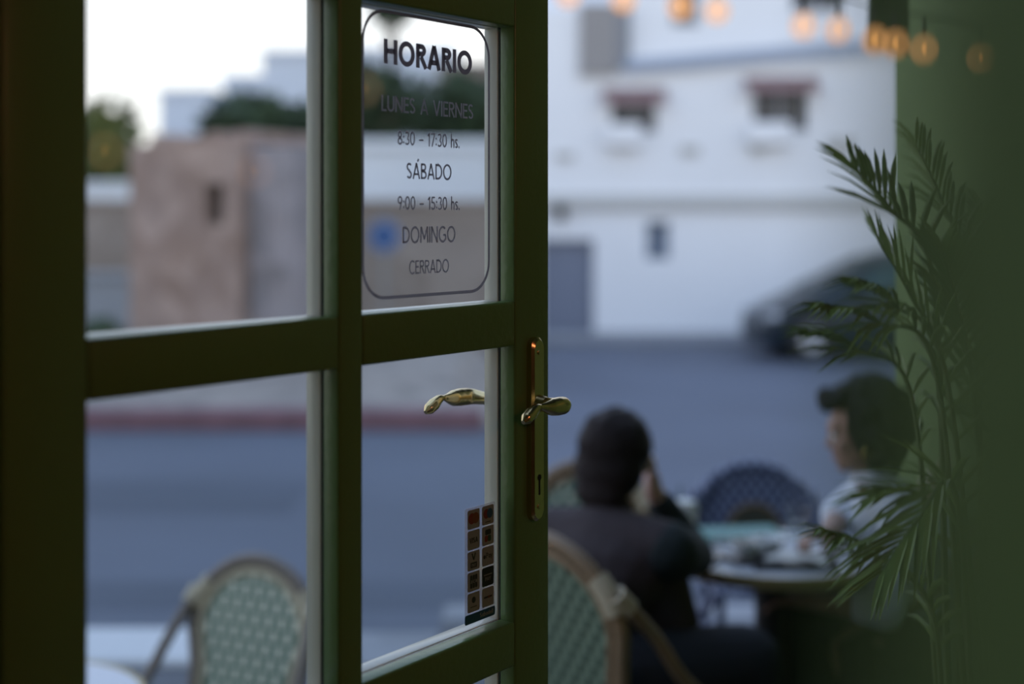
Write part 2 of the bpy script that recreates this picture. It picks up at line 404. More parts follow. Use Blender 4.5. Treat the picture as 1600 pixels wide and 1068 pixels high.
# ------------------------------------------------------------------ door leaf (hinged on the left, swung outwards)
LW = .885; T = .053
door = bpy.data.objects.new('door_1', None); COL.objects.link(door)
door.location = (-.4585, 1.2772, .42); door.rotation_euler = (0, 0, math.atan2(.81673, .57702))
tag(door, 'open green French door leaf with glass panes and brass lever handle', 'door', kind='structure')
U = lambda u: LW - u                  # u runs from the free edge to the hinge
Z = lambda z: z + 1.30                # z measured from eye level
def member(name, u0, u1, z0, z1, label=None):
    b = BM(); x0, x1 = U(u1), U(u0)
    box(b, x0, x1, 0, .0262, Z(z0), Z(z1), 0, .0035, 3)            # room side, green
    i = .002
    box(b, x0 + i, x1 - i, .0262, .0296, Z(z0) + i, Z(z1) - i, 2)      # gasket
    box(b, x0, x1, .0296, T, Z(z0), Z(z1), 1, .0025, 2)            # street side, cream
    o = new_obj(name, b, ['door_green', 'door_cream', 'gasket'], door, True)
    if label: o['label'] = label
    return o
ZT, ZB = .80, -1.28
rows = [(.315, .69), (-.118, .2548), (-.553, -.1785), (-.986, -.613)]
cols = [(.0829, .3945), (.4365, .7895)]
member('stile', 0, .0829, ZB, ZT); member('stile', .7895, .885, ZB, ZT)
member('mullion', .3945, .4365, -.986, .69)
member('rail', .0829, .7895, .69, ZT); member('rail', .0829, .7895, ZB, -.986)
for (za, zb) in ((.2548, .315), (-.1785, -.118), (-.613, -.553)):
    for c in cols: member('glazing_bar', c[0], c[1], za, zb)
for r_ in rows:
    for c in cols:
        b = BM(); box(b, U(c[1]) - .0015, U(c[0]) + .0015, .0268, .0290, Z(r_[0]) - .0015, Z(r_[1]) + .0015)
        new_obj('glass_pane', b, 'pane', door)

# -- lever handles (one set on each side)
hd = bpy.data.objects.new('handle', None); COL.objects.link(hd); hd.parent = door
hd['label'] = 'brass lever handle on a long backplate'
def plate(side):
    b = BM(); y0, y1 = (0, -.0115) if side < 0 else (T, T + .010)
    uc, hw, z0, z1 = .0412, .0145, -.4225, -.1690
    pts = []
    for k in range(13):
        a = math.pi * k / 12; pts.append((uc + hw * math.cos(a), z1 - hw + hw * math.sin(a) * 1.0))
    for k in range(13):
        a = math.pi + math.pi * k / 12; pts.append((uc + hw * math.cos(a), z0 + hw + hw * math.sin(a)))
    A = [b.verts.new((U(p[0]), y0, Z(p[1]))) for p in pts]
    ins = .0035
    mid = [b.verts.new((U(p[0]), y1 + (.0035 if side < 0 else -.0035), Z(p[1]))) for p in pts]
    B = [b.verts.new((U(uc + (p[0] - uc) * (1 - ins / hw)), y1, Z(-.2957 + (p[1] + .2957) * (1 - ins / .127)))) for p in pts]
    n = len(pts)
    for X, Y in ((A, mid), (mid, B)):
        for k in range(n): b.faces.new((X[k], X[(k + 1) % n], Y[(k + 1) % n], Y[k]))
    b.faces.new(A); b.faces.new(B[::-1])
    o = new_obj('backplate', b, 'brass', hd, True)
    return y1
def lever(side, y_face):
    b = BM(); s = -1 if side < 0 else 1
    zc = -.2600
    # neck out of the plate
    tube(b, [(U(.0412), y_face, Z(zc)), (U(.0412), y_face + s * .012, Z(zc))], [.0125, .0095], 16)
    w0 = y_face
    path = [(.0412, w0 + s * .004, zc), (.0412, w0 + s * .022, zc), (.0425, w0 + s * .036, zc + .001), (.050, w0 + s * .044, zc + .0015),
            (.064, w0 + s * .046, zc + .002), (.080, w0 + s * .045, zc + .0025), (.094, w0 + s * .044, zc + .0040), (.1035, w0 + s * .044, zc + .0055),
            (.113, w0 + s * .044, zc + .0045), (.125, w0 + s * .044, zc - .001), (.136, w0 + s * .044, zc - .0065), (.1435, w0 + s * .044, zc - .0105)]
    rad = [.0090, .0092, .0108, .0120, .0124, .0112, .0066, .0034, .0060, .0086, .0080, .0030]
    P = bez([(U(p[0]), p[1], Z(p[2])) for p in path], 5)
    rr = []
    for i in range(len(rad) - 1):
        for k in range(5): t = k / 5; rr.append(rad[i] * (1 - t) + rad[i + 1] * t)
    rr.append(rad[-1])
    tube(b, P, rr, 16, flat=1.0)
    new_obj('lever', b, 'brass', hd, True)
yi = plate(-1); lever(-1, yi); yo = plate(1); lever(1, yo)
b = BM()
tube(b, [(U(.0412), -.0100, Z(-.362)), (U(.0412), -.0121, Z(-.362))], .0042, 16)
box(b, U(.0427), U(.0397), -.0121, -.0100, Z(-.386), Z(-.362))
new_obj('keyhole', b, 'hole', hd)
for z in (-.190, -.402):
    b = BM(); tube(b, [(U(.0412), -.0100, Z(z)), (U(.0412), -.0130, Z(z))], [.0042, .0034], 14)
    new_obj('screw', b, 'brass', hd, True)

# ------------------------------------------------------------------ lettering (monoline strokes)
def arc(cx, cy, rx, ry, a0, a1, n=18):
    return [(cx + rx * math.cos(R(a0 + (a1 - a0) * k / n)), cy + ry * math.sin(R(a0 + (a1 - a0) * k / n))) for k in range(n + 1)]
def glyph(ch, t):
    h = t / 2; top, bot = 1 - h, h
    if ch == 'H': return .74, [[(h, 0), (h, 1)], [(.74 - h, 0), (.74 - h, 1)], [(h, .52), (.74 - h, .52)]]
    if ch == 'O': return .96, [('c', arc(.48, .5, .48 - h, .52 - h, 0, 360, 40)[:-1])]
    if ch == 'R': return .62, [[(h, 0), (h, 1)], [(h, top)] + arc(.33, .74, .27 - h, .26 - h, 90, -90) + [(h, .48 + h)], [(.30, .48), (.60, 0)]]
    if ch == 'A': return .80, [[(.02 + h * .6, 0), (.40, 1)], [(.40, 1), (.78 - h * .6, 0)], [(.16, .30), (.64, .30)]]
    if ch == 'I': return t, [[(h, 0), (h, 1)]]
    if ch == 'L': return .48, [[(h, 1), (h, 0)], [(h, bot), (.48, bot)]]
    if ch == 'U': return .68, [[(h, 1), (h, .32)] + arc(.34, .32, .34 - h, .32 - h, 180, 360) + [(.68 - h, 1)]]
    if ch == 'N': return .76, [[(h, 0), (h, 1)], [(h, .98), (.76 - h, .02)], [(.76 - h, 0), (.76 - h, 1)]]
    if ch == 'E': return .52, [[(h, 0), (h, 1)], [(h, top), (.52, top)], [(h, .52), (.47, .52)], [(h, bot), (.52, bot)]]
    if ch == 'S': return .56, [arc(.28, .74, .25 - h * .6, .26 - h, 30, 270) + arc(.28, .25 + h * .1, .28 - h, .25 - h * .9, 90, -150)[1:]]
    if ch == 'V': return .76, [[(.02 + h * .6, 1), (.38, 0)], [(.38, 0), (.74 - h * .6, 1)]]
    if ch == 'B': return .62, [[(h, 0), (h, 1)], [(h, top)] + arc(.31, .75, .25 - h, .25 - h, 90, -90) + [(h, .5 + h)], [(h, .5)] + arc(.34, .25 + h * .3, .28 - h, .25 - h * .8, 90, -90) + [(h, bot)]]
    if ch == 'D': return .76, [[(h, 0), (h, 1)], [(h, top), (.28, top)] + arc(.28, .5, .48 - h, .5 - h, 90, -90, 24) + [(h, bot)]]
    if ch == 'M': return .90, [[(h, 0), (.10, 1)], [(.10, .98), (.45, .22)], [(.45, .22), (.80, .98)], [(.80, 1), (.90 - h, 0)]]
    if ch == 'G': return .88, [arc(.47, .5, .47 - h, .52 - h, 48, 330, 34) + [(.86 - h, .46)], [(.52, .46), (.88 - h, .46)]]
    if ch == 'C': return .76, [arc(.46, .5, .46 - h, .52 - h, 48, 312, 34)]
    if ch == 'P': return .58, [[(h, 0), (h, 1)], [(h, top)] + arc(.30, .73, .27 - h, .27 - h, 90, -90) + [(h, .46 + h)]]
    if ch == 'Y': return .70, [[(.02, 1), (.35, .45)], [(.68, 1), (.35, .45)], [(.35, .46), (.35, 0)]]
    if ch == 'J': return .45, [[(.45 - h, 1), (.45 - h, .25)] + arc(.22, .25, .22 - h, .25 - h, 0, -170)]
    if ch == '0': return .60, [('c', arc(.30, .5, .30 - h, .51 - h, 0, 360, 36)[:-1])]
    if ch == '1': return .34, [[(.30 - h, 0), (.30 - h, 1)], [(.30 - h, top), (.03, .76)]]
    if ch == '3': return .54, [arc(.26, .74, .25 - h, .26 - h, 150, -80), arc(.26, .26, .28 - h, .26 - h, 85, -150)]
    if ch == '5': return .54, [[(.48, top), (.12, top), (.09, .56)] + arc(.24, .31, .29 - h, .31 - h, 115, -150)]
    if ch == '7': return .54, [[(.02, top), (.50, top), (.16, 0)]]
    if ch == '8': return .56, [('c', arc(.28, .74, .23 - h, .26 - h, 0, 360, 30)[:-1]), ('c', arc(.28, .25 + h * .2, .28 - h, .27 - h, 0, 360, 30)[:-1])]
    if ch == '9': return .58, [('c', arc(.29, .70, .28 - h, .30 - h, 0, 360, 30)[:-1]), [(.57 - h, .68), (.26, 0)]]
    if ch == 'h': return .46, [[(h, 0), (h, 1.06)], [(h, .40)] + arc(.24, .42, .22 - h, .26 - h, 180, 0) + [(.46 - h, 0)]]
    if ch == 's': return .38, [arc(.19, .50, .17 - h * .6, .18 - h, 30, 270) + arc(.19, .17, .19 - h, .17 - h * .9, 90, -150)[1:]]
    if ch == 'a': return .48, [('c', arc(.24, .33, .24 - h, .33 - h, 0, 360, 24)[:-1]), [(.48 - h, 0), (.48 - h, .66)]]
    if ch == 'y': return .46, [[(.02, .66), (.23, .05)], [(.44, .66), (.15, -.26)]]
    if ch == 'b': return .50, [('c', arc(.26, .33, .24 - h, .33 - h, 0, 360, 24)[:-1]), [(h, 0), (h, 1)]]
    if ch == 'd': return .50, [('c', arc(.24, .33, .24 - h, .33 - h, 0, 360, 24)[:-1]), [(.50 - h, 0), (.50 - h, 1)]]
    if ch == 'e': return .48, [arc(.24, .33, .24 - h, .33 - h, 0, 310, 24), [(.02, .33), (.46, .33)]]
    if ch == 'l': return t, [[(h, 0), (h, 1)]]
    if ch == ':': return t * 1.3, [[(t * .65, .10), (t * .65, .10 + t * 1.25)], [(t * .65, .52), (t * .65, .52 + t * 1.25)]]
    if ch == '.': return t * 1.3, [[(t * .65, 0), (t * .65, t * 1.25)]]
    if ch == '-': return .52, [[(0, .42), (.52, .42)]]
    if ch == "'": return 0, [[(-.40 + .02, 1.10), (-.40 + .14, 1.26)]]
    return .36, []
def ribbon(bm, pts, t, X, Y0, closed, mi, th):
    """flat stroke of width t on the glass; X maps (x, z) to door space"""
    n = len(pts); L, Rr = [], []
    for i in range(n):
        p = Vector(pts[i]); a = Vector(pts[(i - 1) % n]) if closed or i else None; c = Vector(pts[(i + 1) % n]) if closed or i < n - 1 else None
        d1 = (p - a).normalized() if a is not None else None; d2 = (c - p).normalized() if c is not None else None
        if d1 is None: d1 = d2
        if d2 is None: d2 = d1
        nn = Vector((-(d1.y + d2.y), d1.x + d2.x))
        nn = nn.normalized() if nn.length > 1e-6 else Vector((-d1.y, d1.x))
        k = t / 2 / max(.45, nn.dot(Vector((-d1.y, d1.x))))
        L.append(p + nn * k); Rr.append(p - nn * k)
    V = [[bm.verts.new((*X(q)[:1], y, X(q)[1])) for q in arr] for arr in (L, Rr) for y in (Y0, Y0 - th)]
    lb, lf, rb, rf = V
    for i in range(n if closed else n - 1):
        j = (i + 1) % n
        for q in ((lf[i], lf[j], rf[j], rf[i]), (lb[i], rb[i], rb[j], lb[j]), (lb[i], lb[j], lf[j], lf[i]), (rb[i], rf[i], rf[j], rb[j])):
            f = bm.faces.new(q); f.material_index = mi
def text_width(s, t, sp): return sum(glyph(c, t)[0] + (0 if c == "'" else sp) for c in s) - sp
def lettering(bm, s, uL, uR, z0, z1, t, sp=.10, mi=0, y=.0268, th=.0004):
    """s fitted between u = uL (left) and uR, from z0 to z1; t is the stroke weight in cap heights"""
    W = text_width(s, t, sp); sx_ = (uL - uR) / W; sz = z1 - z0; x = 0
    for ch in s:
        wd, st = glyph(ch, t)
        for q in st:
            closed = isinstance(q, tuple); pts = q[1] if closed else q
            ribbon(bm, [((x + p[0]), p[1]) for p in pts], t, lambda v: (U(uL - v[0] * sx_), Z(z0 + v[1] * sz)), y, closed, mi, th)
        x += wd + (0 if ch == "'" else sp)
sign = bpy.data.objects.new('opening_hours_lettering', None); COL.objects.link(sign); sign.parent = door
sign['label'] = 'vinyl opening hours sign on the upper pane'
b = BM()
uA, uB, zA, zB, rad = .3650, .1070, -.1025, .2500, .040
pts = []
for cx, cz, a0 in ((uB + rad, zB - rad, 0), (uA - rad, zB - rad, 90), (uA - rad, zA + rad, 180), (uB + rad, zA + rad, 270)):
    for k in range(11):
        a = R(a0 + 9 * k); pts.append((cx - rad * math.cos(a) if False else cx + (-rad if False else 0) - rad * math.cos(a), cz + rad * math.sin(a)))
ribbon(b, pts, .0040, lambda v: (U(v[0]), Z(v[1])), .0268, True, 0, .0004)
new_obj('outline', b, 'vinyl_line', sign)
LINES = [('HORARIO', .3252, .1455, .1858, .2165, .21, .085, 'vinyl_dark'), ('LUNES A VIERNES', .3301, .1427, .1272, .1468, .125, .11, 'vinyl_grey'),
         ('8:30 - 17:30 hs.', .2995, .1725, .0873, .1050, .12, .09, 'vinyl_grey'), ("SA'BADO", .2820, .1902, .0450, .0652, .13, .10, 'vinyl_dark2'),
         ('9:00 - 15:30 hs.', .2995, .1722, .0060, .0228, .12, .09, 'vinyl_grey'), ('DOMINGO', .2896, .1819, -.0360, -.0152, .13, .10, 'vinyl_grey'),
         ('CERRADO', .2770, .1956, -.0752, -.0580, .125, .10, 'vinyl_grey')]
for s, a, c, z0, z1, t, sp, mt in LINES:
    b = BM(); lettering(b, s, a, c, z0, z1, t, sp); new_obj('text_line', b, mt, sign)

# -- card sticker
stk = bpy.data.objects.new('card_sticker', None); COL.objects.link(stk); stk.parent = door
stk['label'] = 'clear sticker with ten payment card marks'
def rrect(bm, u0, u1, z0, z1, r, y0, y1, mi=0, corners=(1, 1, 1, 1)):
    pts = []
    for (cx, cz, a0, on) in ((u1 - r, z1 - r, 0, corners[0]), (u0 + r, z1 - r, 90, corners[1]), (u0 + r, z0 + r, 180, corners[2]), (u1 - r, z0 + r, 270, corners[3])):
        for k in range(6):
            a = R(a0 + 18 * k); pts.append((cx + r * math.cos(a), cz + r * math.sin(a)))
    A = [bm.verts.new((U(p[0]), y0, Z(p[1]))) for p in pts]; B = [bm.verts.new((U(p[0]), y1, Z(p[1]))) for p in pts]
    n = len(pts)
    for k in range(n):
        f = bm.faces.new((A[k], A[(k + 1) % n], B[(k + 1) % n], B[k])); f.material_index = mi
    for q in (A, B):
        f = bm.faces.new(q); f.material_index = mi
def disc(bm, u, z, r, y0, y1, mi):
    pts = [(u + r * math.cos(2 * math.pi * k / 24), z + r * math.sin(2 * math.pi * k / 24)) for k in range(24)]
    A = [bm.verts.new((U(p[0]), y0, Z(p[1]))) for p in pts]; B = [bm.verts.new((U(p[0]), y1, Z(p[1]))) for p in pts]
    for k in range(24):
        f = bm.faces.new((A[k], A[(k + 1) % 24], B[(k + 1) % 24], B[k])); f.material_index = mi
    for q in (A, B):
        f = bm.faces.new(q); f.material_index = mi
b = BM(); rrect(b, .0932, .1611, -.5445, -.3905, .003, .0268, .0266); new_obj('film', b, 'film', stk)
YB = .0266
b = BM(); rrect(b, .0932, .1611, -.5448, -.5322, .003, YB, YB - .0003, 0)
lettering(b, 'Sabadell', .128, .098, -.5412, -.5350, .14, .12, 1, YB - .0003, .0002)
new_obj('blue_strip', b, ['ink_navy', 'ink_pale'], stk)
INK = ['tile_grey', 'ink_black', 'ink_red', 'ink_orange', 'ink_blue', 'ink_green', 'ink_pale']
y1 = YB - .0003; y2 = y1 - .0002; y3 = y2 - .0002
for rI in range(5):
    for cI in range(2):
        ul, ur = ((.1553, .1283), (.1228, .0962))[cI]; zt = -.3936 - rI * .0277; zb = zt - .0255; uc, zc = (ul + ur) / 2, (zt + zb) / 2
        b = BM(); dark = (rI, cI) == (3, 1)
        rrect(b, ur, ul, zb, zt, .0028, YB, y1, 1 if dark else 0)
        k = (rI, cI)
        tx = lambda s, dz, h, wd, t=.16, mi=1: lettering(b, s, uc + wd / 2, uc - wd / 2, zc + dz, zc + dz + h, t, .10, mi, y1, .0002)
        if k == (0, 0):
            disc(b, uc + .0042, zc + .001, .0074, y1, y2, 2); disc(b, uc - .0042, zc + .001, .0074, y1, y3, 3)
        elif k == (0, 1):
            disc(b, uc + .0038, zc + .002, .0066, y1, y2, 2); disc(b, uc - .0038, zc + .002, .0066, y1, y3, 4); rrect(b, uc - .006, uc + .006, zb + .003, zb + .0042, .0003, y1, y2, 1)
        elif k == (1, 0): tx('VISA', -.004, .0072, .018, .2)
        elif k == (1, 1):
            rrect(b, uc - .0065, uc + .0065, zc + .001, zc + .0082, .002, y1, y2, 1); rrect(b, uc - .0065, uc + .0005, zc - .0082, zc + .0002, .002, y1, y2, 5); rrect(b, uc + .0008, uc + .0075, zc - .0082, zc + .0002, .002, y1, y2, 2)
        elif k == (2, 0): tx('V', .001, .009, .0095, .2); rrect(b, uc - .007, uc + .007, zc - .0095, zc - .0022, .0005, y1, y2, 1); lettering(b, 'PAY', uc + .0045, uc - .0045, zc - .008, zc - .004, .16, .1, 6, y2, .0002)
        elif k == (2, 1): disc(b, uc + .0078, zc - .0005, .0026, y1, y2, 1); lettering(b, 'Pay', uc + .0042, uc - .0095, zc - .003, zc + .0045, .13, .1, 1, y1, .0002)
        elif k == (3, 0):
            for q, mi in ((-1, 5), (0, 2), (1, 4)): rrect(b, uc + q * .0056 - .0024, uc + q * .0056 + .0024, zc - .0088, zc + .0088, .0016, y1, y2, mi if False else 1)
            for q, ch in ((1, 'J'), (0, 'C'), (-1, 'B')): lettering(b, ch, uc + q * .0056 + .0015, uc + q * .0056 - .0015, zc - .002, zc + .002, .2, .1, 6, y2, .0002)
        elif k == (3, 1): rrect(b, uc - .009, uc + .009, zc + .002, zc + .0032, .0003, y1, y2, 6); lettering(b, 'PAY', uc + .006, uc - .006, zc - .0055, zc - .0005, .14, .1, 6, y1, .0002)
        elif k == (4, 0): disc(b, uc, zc + .003, .0042, y1, y2, 1); rrect(b, uc - .007, uc + .007, zc - .0066, zc - .0056, .0003, y1, y2, 1)
        else: rrect(b, uc - .009, uc + .009, zc - .0012, zc + .0012, .0005, y1, y2, 1); disc(b, uc - .002, zc, .0018, y2, y3, 3)
        new_obj('card_mark', b, INK, stk)

# ------------------------------------------------------------------ bistro chairs
def make_chair(name, label, weave_mat, frame_mat, H=.93, W=.44, group='woven bistro chairs', open_back=False, wrap='binding'):
    """stands on z = 0, faces +y, centre of the seat at the origin"""
    c = thing(name, label, 'chair', group=group)
    SZ = .46; yb = -.21
    lean = lambda z: yb - .10 * (z - SZ) / .48
    hw = W / 2
    def arch(hw_, top, zs, n=22):
        sh = top - hw_ * .95
        p = [(-hw_ * .86, lean(z), z) for z in (zs, (zs + sh) / 2)]
        for k in range(n + 1):
            a = math.pi - math.pi * k / n
            x = hw_ * math.cos(a); z = sh + (top - sh) * math.sin(a)
            p.append((x, lean(z), z))
        p += [(hw_ * .86, lean(z), z) for z in ((zs + sh) / 2, zs)]
        return p
    fr = arch(hw, H, SZ)
    b = BM(); tube(b, [(-hw * .80, yb + .01, 0.002)] + fr + [(hw * .80, yb + .01, 0.002)], .0185, 12); bf = new_obj('back_frame', b, frame_mat, c, True)
    inn = arch(hw - .030, H - .032, SZ + .03)
    b = BM(); tube(b, inn, .014, 8); new_obj('back_binding', b, 'binding' if frame_mat == 'rattan_grey' else frame_mat, c, True)
    # woven panel
    b = BM(); th = .006
    pan = arch(hw - .036, H - .038, SZ + .03)
    if open_back:
        ins = arch(hw * .44, H - .14, SZ + .03)
        F = [b.verts.new((p[0], p[1] - th, p[2])) for p in pan]; G = [b.verts.new((p[0], p[1] - th, p[2])) for p in ins]
        F2 = [b.verts.new((p[0], p[1] + th, p[2])) for p in pan]; G2 = [b.verts.new((p[0], p[1] + th, p[2])) for p in ins]
        for k in range(len(pan) - 1):
            b.faces.new((F[k], F[k + 1], G[k + 1], G[k])); b.faces.new((F2[k], G2[k], G2[k + 1], F2[k + 1])); b.faces.new((G[k], G[k + 1], G2[k + 1], G2[k]))
    else:
        F = [b.verts.new((p[0], p[1] - th, p[2])) for p in pan]; F2 = [b.verts.new((p[0], p[1] + th, p[2])) for p in pan]
        m = len(pan) // 2
        for i in range(m):
            j = len(pan) - 1 - i
            if j - 1 <= i + 1:
                if j - 1 == i + 1: b.faces.new((F[i], F[i + 1], F[j])); b.faces.new((F2[i], F2[j], F2[i + 1]))
                break
            b.faces.new((F[i], F[i + 1], F[j - 1], F[j])); b.faces.new((F2[i], F2[j], F2[j - 1], F2[i + 1]))
    new_obj('backrest', b, weave_mat, c)
    if open_back:
        b = BM(); tube(b, arch(hw * .44, H - .14, SZ + .03), .010, 8); new_obj('inner_arch', b, 'rattan', c, True)
        b = BM(); ia = arch(hw * .41, H - .15, SZ + .03)
        F = [b.verts.new((p[0], p[1] - .02, p[2])) for p in ia]; G = [b.verts.new((p[0], p[1] + .02, p[2])) for p in ia]
        b.faces.new(F); b.faces.new(G[::-1])
        for k in range(len(ia)): b.faces.new((F[k], F[(k + 1) % len(ia)], G[(k + 1) % len(ia)], G[k]))
        new_obj('back_pad', b, 'olive_pad', c)
    b = BM(); lathe(b, [(0, SZ - .018), (.185, SZ - .018), (.192, SZ - .01), (.192, SZ + .004), (.185, SZ + .010), (0, SZ + .012)], 32); new_obj('seat', b, weave_mat, c)
    b = BM(); ring = [(.205 * math.cos(2 * math.pi * k / 36), .205 * math.sin(2 * math.pi * k / 36), SZ - .004) for k in range(36)]
    tube(b, ring, .016, 10, closed=True); new_obj('seat_rim', b, frame_mat, c, True)
    zj = H - .100
    xj = hw * .985
    for s in (-1, 1):
        arm = bez([(s * xj, lean(zj), zj), (s * (hw + .025), yb + .02, zj - .11), (s * (hw + .045), yb + .10, zj - .22), (s * (hw + .045), .00, zj - .30), (s * (hw + .02), .12, zj - .335), (s * (hw - .045), .205, SZ)], 6)
        b = BM(); tube(b, arm, .0165, 10); new_obj('arm', b, frame_mat, c, True)
        b = BM(); tube(b, bez([(s * (hw - .045), .205, SZ + .005), (s * (hw - .045), .19, .25), (s * (hw - .035), .21, .002)], 5), .015, 10); new_obj('leg', b, frame_mat, c, True)
        b = BM()
        q = [(s * hw * (1 - .10 * max(0, k_) ** 1.5), lean(zj - .045 + .025 * k_), zj - .045 + .025 * k_) for k_ in range(0)] or [v for v in bez(fr, 4) if v[0] * s > 0 and zj - .050 < v[2] < zj + .030]
        q = sorted(q, key=lambda v: v[2])
        tube(b, q, .027, 12); tube(b, arm[:3], .025, 12); new_obj('joint_wrap', b, wrap, c, True)
    b = BM()
    for (p, q) in (((-.17, .19, .22), (.17, .19, .22)), ((-.17, -.19, .22), (.17, -.19, .22)), ((-.17, -.19, .25), (-.17, .19, .25)), ((.17, -.19, .25), (.17, .19, .25))): tube(b, [p, q], .009, 8)
    new_obj('stretcher', b, frame_mat, c, True)
    return c
def put(o, x, y, rz, z=0): o.location = (x, y, z); o.rotation_euler = (0, 0, rz)
ch1 = make_chair('bistro_chair', 'weathered cane bistro chair seen through the lower left door pane', 'weave_green', 'rattan_grey', H=.885, W=.415)
put(ch1, -.855, 3.80, R(153), -.15)
ch2 = make_chair('bistro_chair', 'tan cane bistro chair with green woven back beside the brass handle', 'weave_dark', 'rattan', H=.965, W=.43)
put(ch2, .285, 3.56, R(-44))
ch3 = make_chair('bistro_chair', 'tan cane bistro chair mostly hidden behind the dark jacketed person', 'weave_green', 'rattan', H=.87, W=.43)
put(ch3, .255, 4.56, R(180))
ch4 = make_chair('bistro_chair', 'navy woven bistro chair with open arched back behind the round table', 'weave_blue', 'weave_blue', H=.80, W=.43, open_back=True, wrap='weave_blue')
put(ch4, .875, 4.95, R(178))
ch5 = copy_tree(ch2); ch5['label'] = 'cane bistro chair under the woman in the pale shirt'
put(ch5, 1.14, 4.42, R(98))

# ------------------------------------------------------------------ tables
def make_table(name, label, r, loc):
    t = thing(name, label, 'table', loc)
    b = BM(); lathe(b, [(0, .706), (r - .012, .706), (r - .008, .732), (0, .732)], 48); new_obj('table_top', b, 'table_top', t, True)
    b = BM(); lathe(b, [(r - .012, .700), (r + .004, .700), (r + .006, .716), (r + .004, .733), (r - .009, .733), (r - .012, .700)], 48); new_obj('table_edge', b, 'table_edge', t, True)
    b = BM(); lathe(b, [(0, .04), (.075, .04), (.055, .08), (.050, .60), (.075, .68), (.12, .706), (0, .706)], 20); new_obj('pedestal', b, 'iron', t, True)
    for k in range(4):
        a = R(45 + 90 * k); b = BM()
        tube(b, bez([(.02 * math.cos(a), .02 * math.sin(a), .12), (.14 * math.cos(a), .14 * math.sin(a), .055), (.25 * math.cos(a), .25 * math.sin(a), .016)], 5), [.022] * 6 + [.016] * 5, 10)
        new_obj('foot', b, 'iron', t, True)
    return t
TX, TY, TZ = .762, 4.17, .734
make_table('bistro_table', 'round pale bistro table with brass edge between the two people', .31, (TX, TY, 0))
make_table('bistro_table', 'round pale table top at the bottom corner of the lower left pane', .31, (-1.18, 3.33, -.15))

# things on the table
def glass_tumbler(name, label, cat, x, y, r, h, fill=None, fill_mat=None, foam=False, straw=False):
    t = thing(name, label, cat, (x, y, TZ))
    b = BM(); lathe(b, [(0, .004), (r * .72, .004), (r * .74, .001), (r * .80, .001), (r, h), (r - .003, h), (r * .76, .010), (0, .010)], 28); new_obj('glass', b, 'tumbler', t, True)
    if fill:
        b = BM(); k = fill / h; lathe(b, [(0, .011), (r * .74, .011), (r * (.78 + .20 * k) - .004, fill), (0, fill)], 24); new_obj('drink', b, fill_mat, t, True)
    if foam:
        b = BM(); lathe(b, [(0, fill + .001), (r * .93, fill + .001), (r * .99, h - .004), (r * .85, h + .012), (0, h + .02)], 24); new_obj('foam', b, 'foam', t, True)
    if straw:
        b = BM(); tube(b, [(0, 0, .02), (-.012, .01, h + .055)], .0032, 8); new_obj('straw', b, 'ink_green', t, True)
    return t
glass_tumbler('iced_coffee_glass', 'tall iced coffee with white foam top on the round table', 'glass', .505, 4.17, .040, .135, .075, 'coffee', True, True)
glass_tumbler('water_glass', 'clear tumbler on the table near the woman\'s hand', 'glass', .865, 4.30, .036, .10, .055, 'tumbler')
def cup(x, y, label, sc=1):
    t = thing('coffee_cup', label, 'cup', (x, y, TZ))
    b = BM(); lathe(b, [(0, .012), (.022, .012), (.024, .010), (.028, .016), (.040, .045), (.042, .058), (.039, .058), (.036, .044), (.02, .02), (0, .018)], 28); new_obj('cup_body', b, 'china', t, True)
    b = BM(); lathe(b, [(0, .0445), (.0345, .0445), (.0345, .046), (0, .046)], 24); new_obj('coffee', b, 'coffee', t, True)
    b = BM(); tube(b, bez([(.038, 0, .05), (.058, 0, .048), (.06, 0, .032), (.034, 0, .026)], 6), .0042, 8); new_obj('cup_handle', b, 'china', t, True)
    return t
def saucer(x, y, label):
    b = BM(); lathe(b, [(0, .001), (.03, .001), (.045, .004), (.068, .011), (.068, .013), (.044, .007), (.026, .0055), (0, .0055)], 32)
    o = new_obj('saucer', b, 'black_plastic', None, True, (x, y, TZ - .001)); return tag(o, label, 'saucer')
saucer(.665, 4.06, 'dark saucer under the white cup on the round table'); cup(.665, 4.06, 'white coffee cup on the dark saucer')
b = BM(); lathe(b, [(0, .002), (.03, .002), (.05, .03), (.052, .045), (.048, .045), (.044, .030), (.026, .010), (0, .009)], 28)
tag(new_obj('bowl', b, 'china', None, True, (.745, 4.15, TZ - .001)), 'small white bowl beside the coffee cup', 'bowl')
t = thing('notebook', 'teal covered notebook lying at the back of the round table', 'notebook', (.70, 4.345, TZ), R(8))
b = BM(); box(b, -.12, .12, -.075, .075, 0, .003, bev=.001); box(b, -.12, .12, -.075, .075, .017, .020, bev=.001); box(b, -.12, -.116, -.075, .075, .001, .019); new_obj('cover', b, 'teal', t)
b = BM(); box(b, -.115, .117, -.072, .072, .003, .017); new_obj('pages', b, 'paper', t)
t = thing('phone', 'black phone lying flat near the left edge of the table', 'phone', (.568, 4.085, TZ), R(70))
b = BM(); box(b, -.075, .075, -.036, .036, 0, .009, bev=.003, seg=3); new_obj('phone_body', b, 'black_plastic', t, True)
b = BM(); box(b, -.071, .071, -.033, .033, .0085, .0094); new_obj('screen', b, 'win_dark', t)
t = thing('tray', 'dark tray holding the white paper on the round table', 'tray', (.795, 4.00, TZ), R(-4))
b = BM(); box(b, -.12, .12, -.062, .075, 0, .006, bev=.002)
for q in ((-.12, .12, -.062, -.057), (-.12, .12, .070, .075), (-.12, -.115, -.062, .075), (.115, .12, -.062, .075)): box(b, *q, .005, .014)
new_obj('tray_body', b, 'black_plastic', t)
b = BM()
V = {}
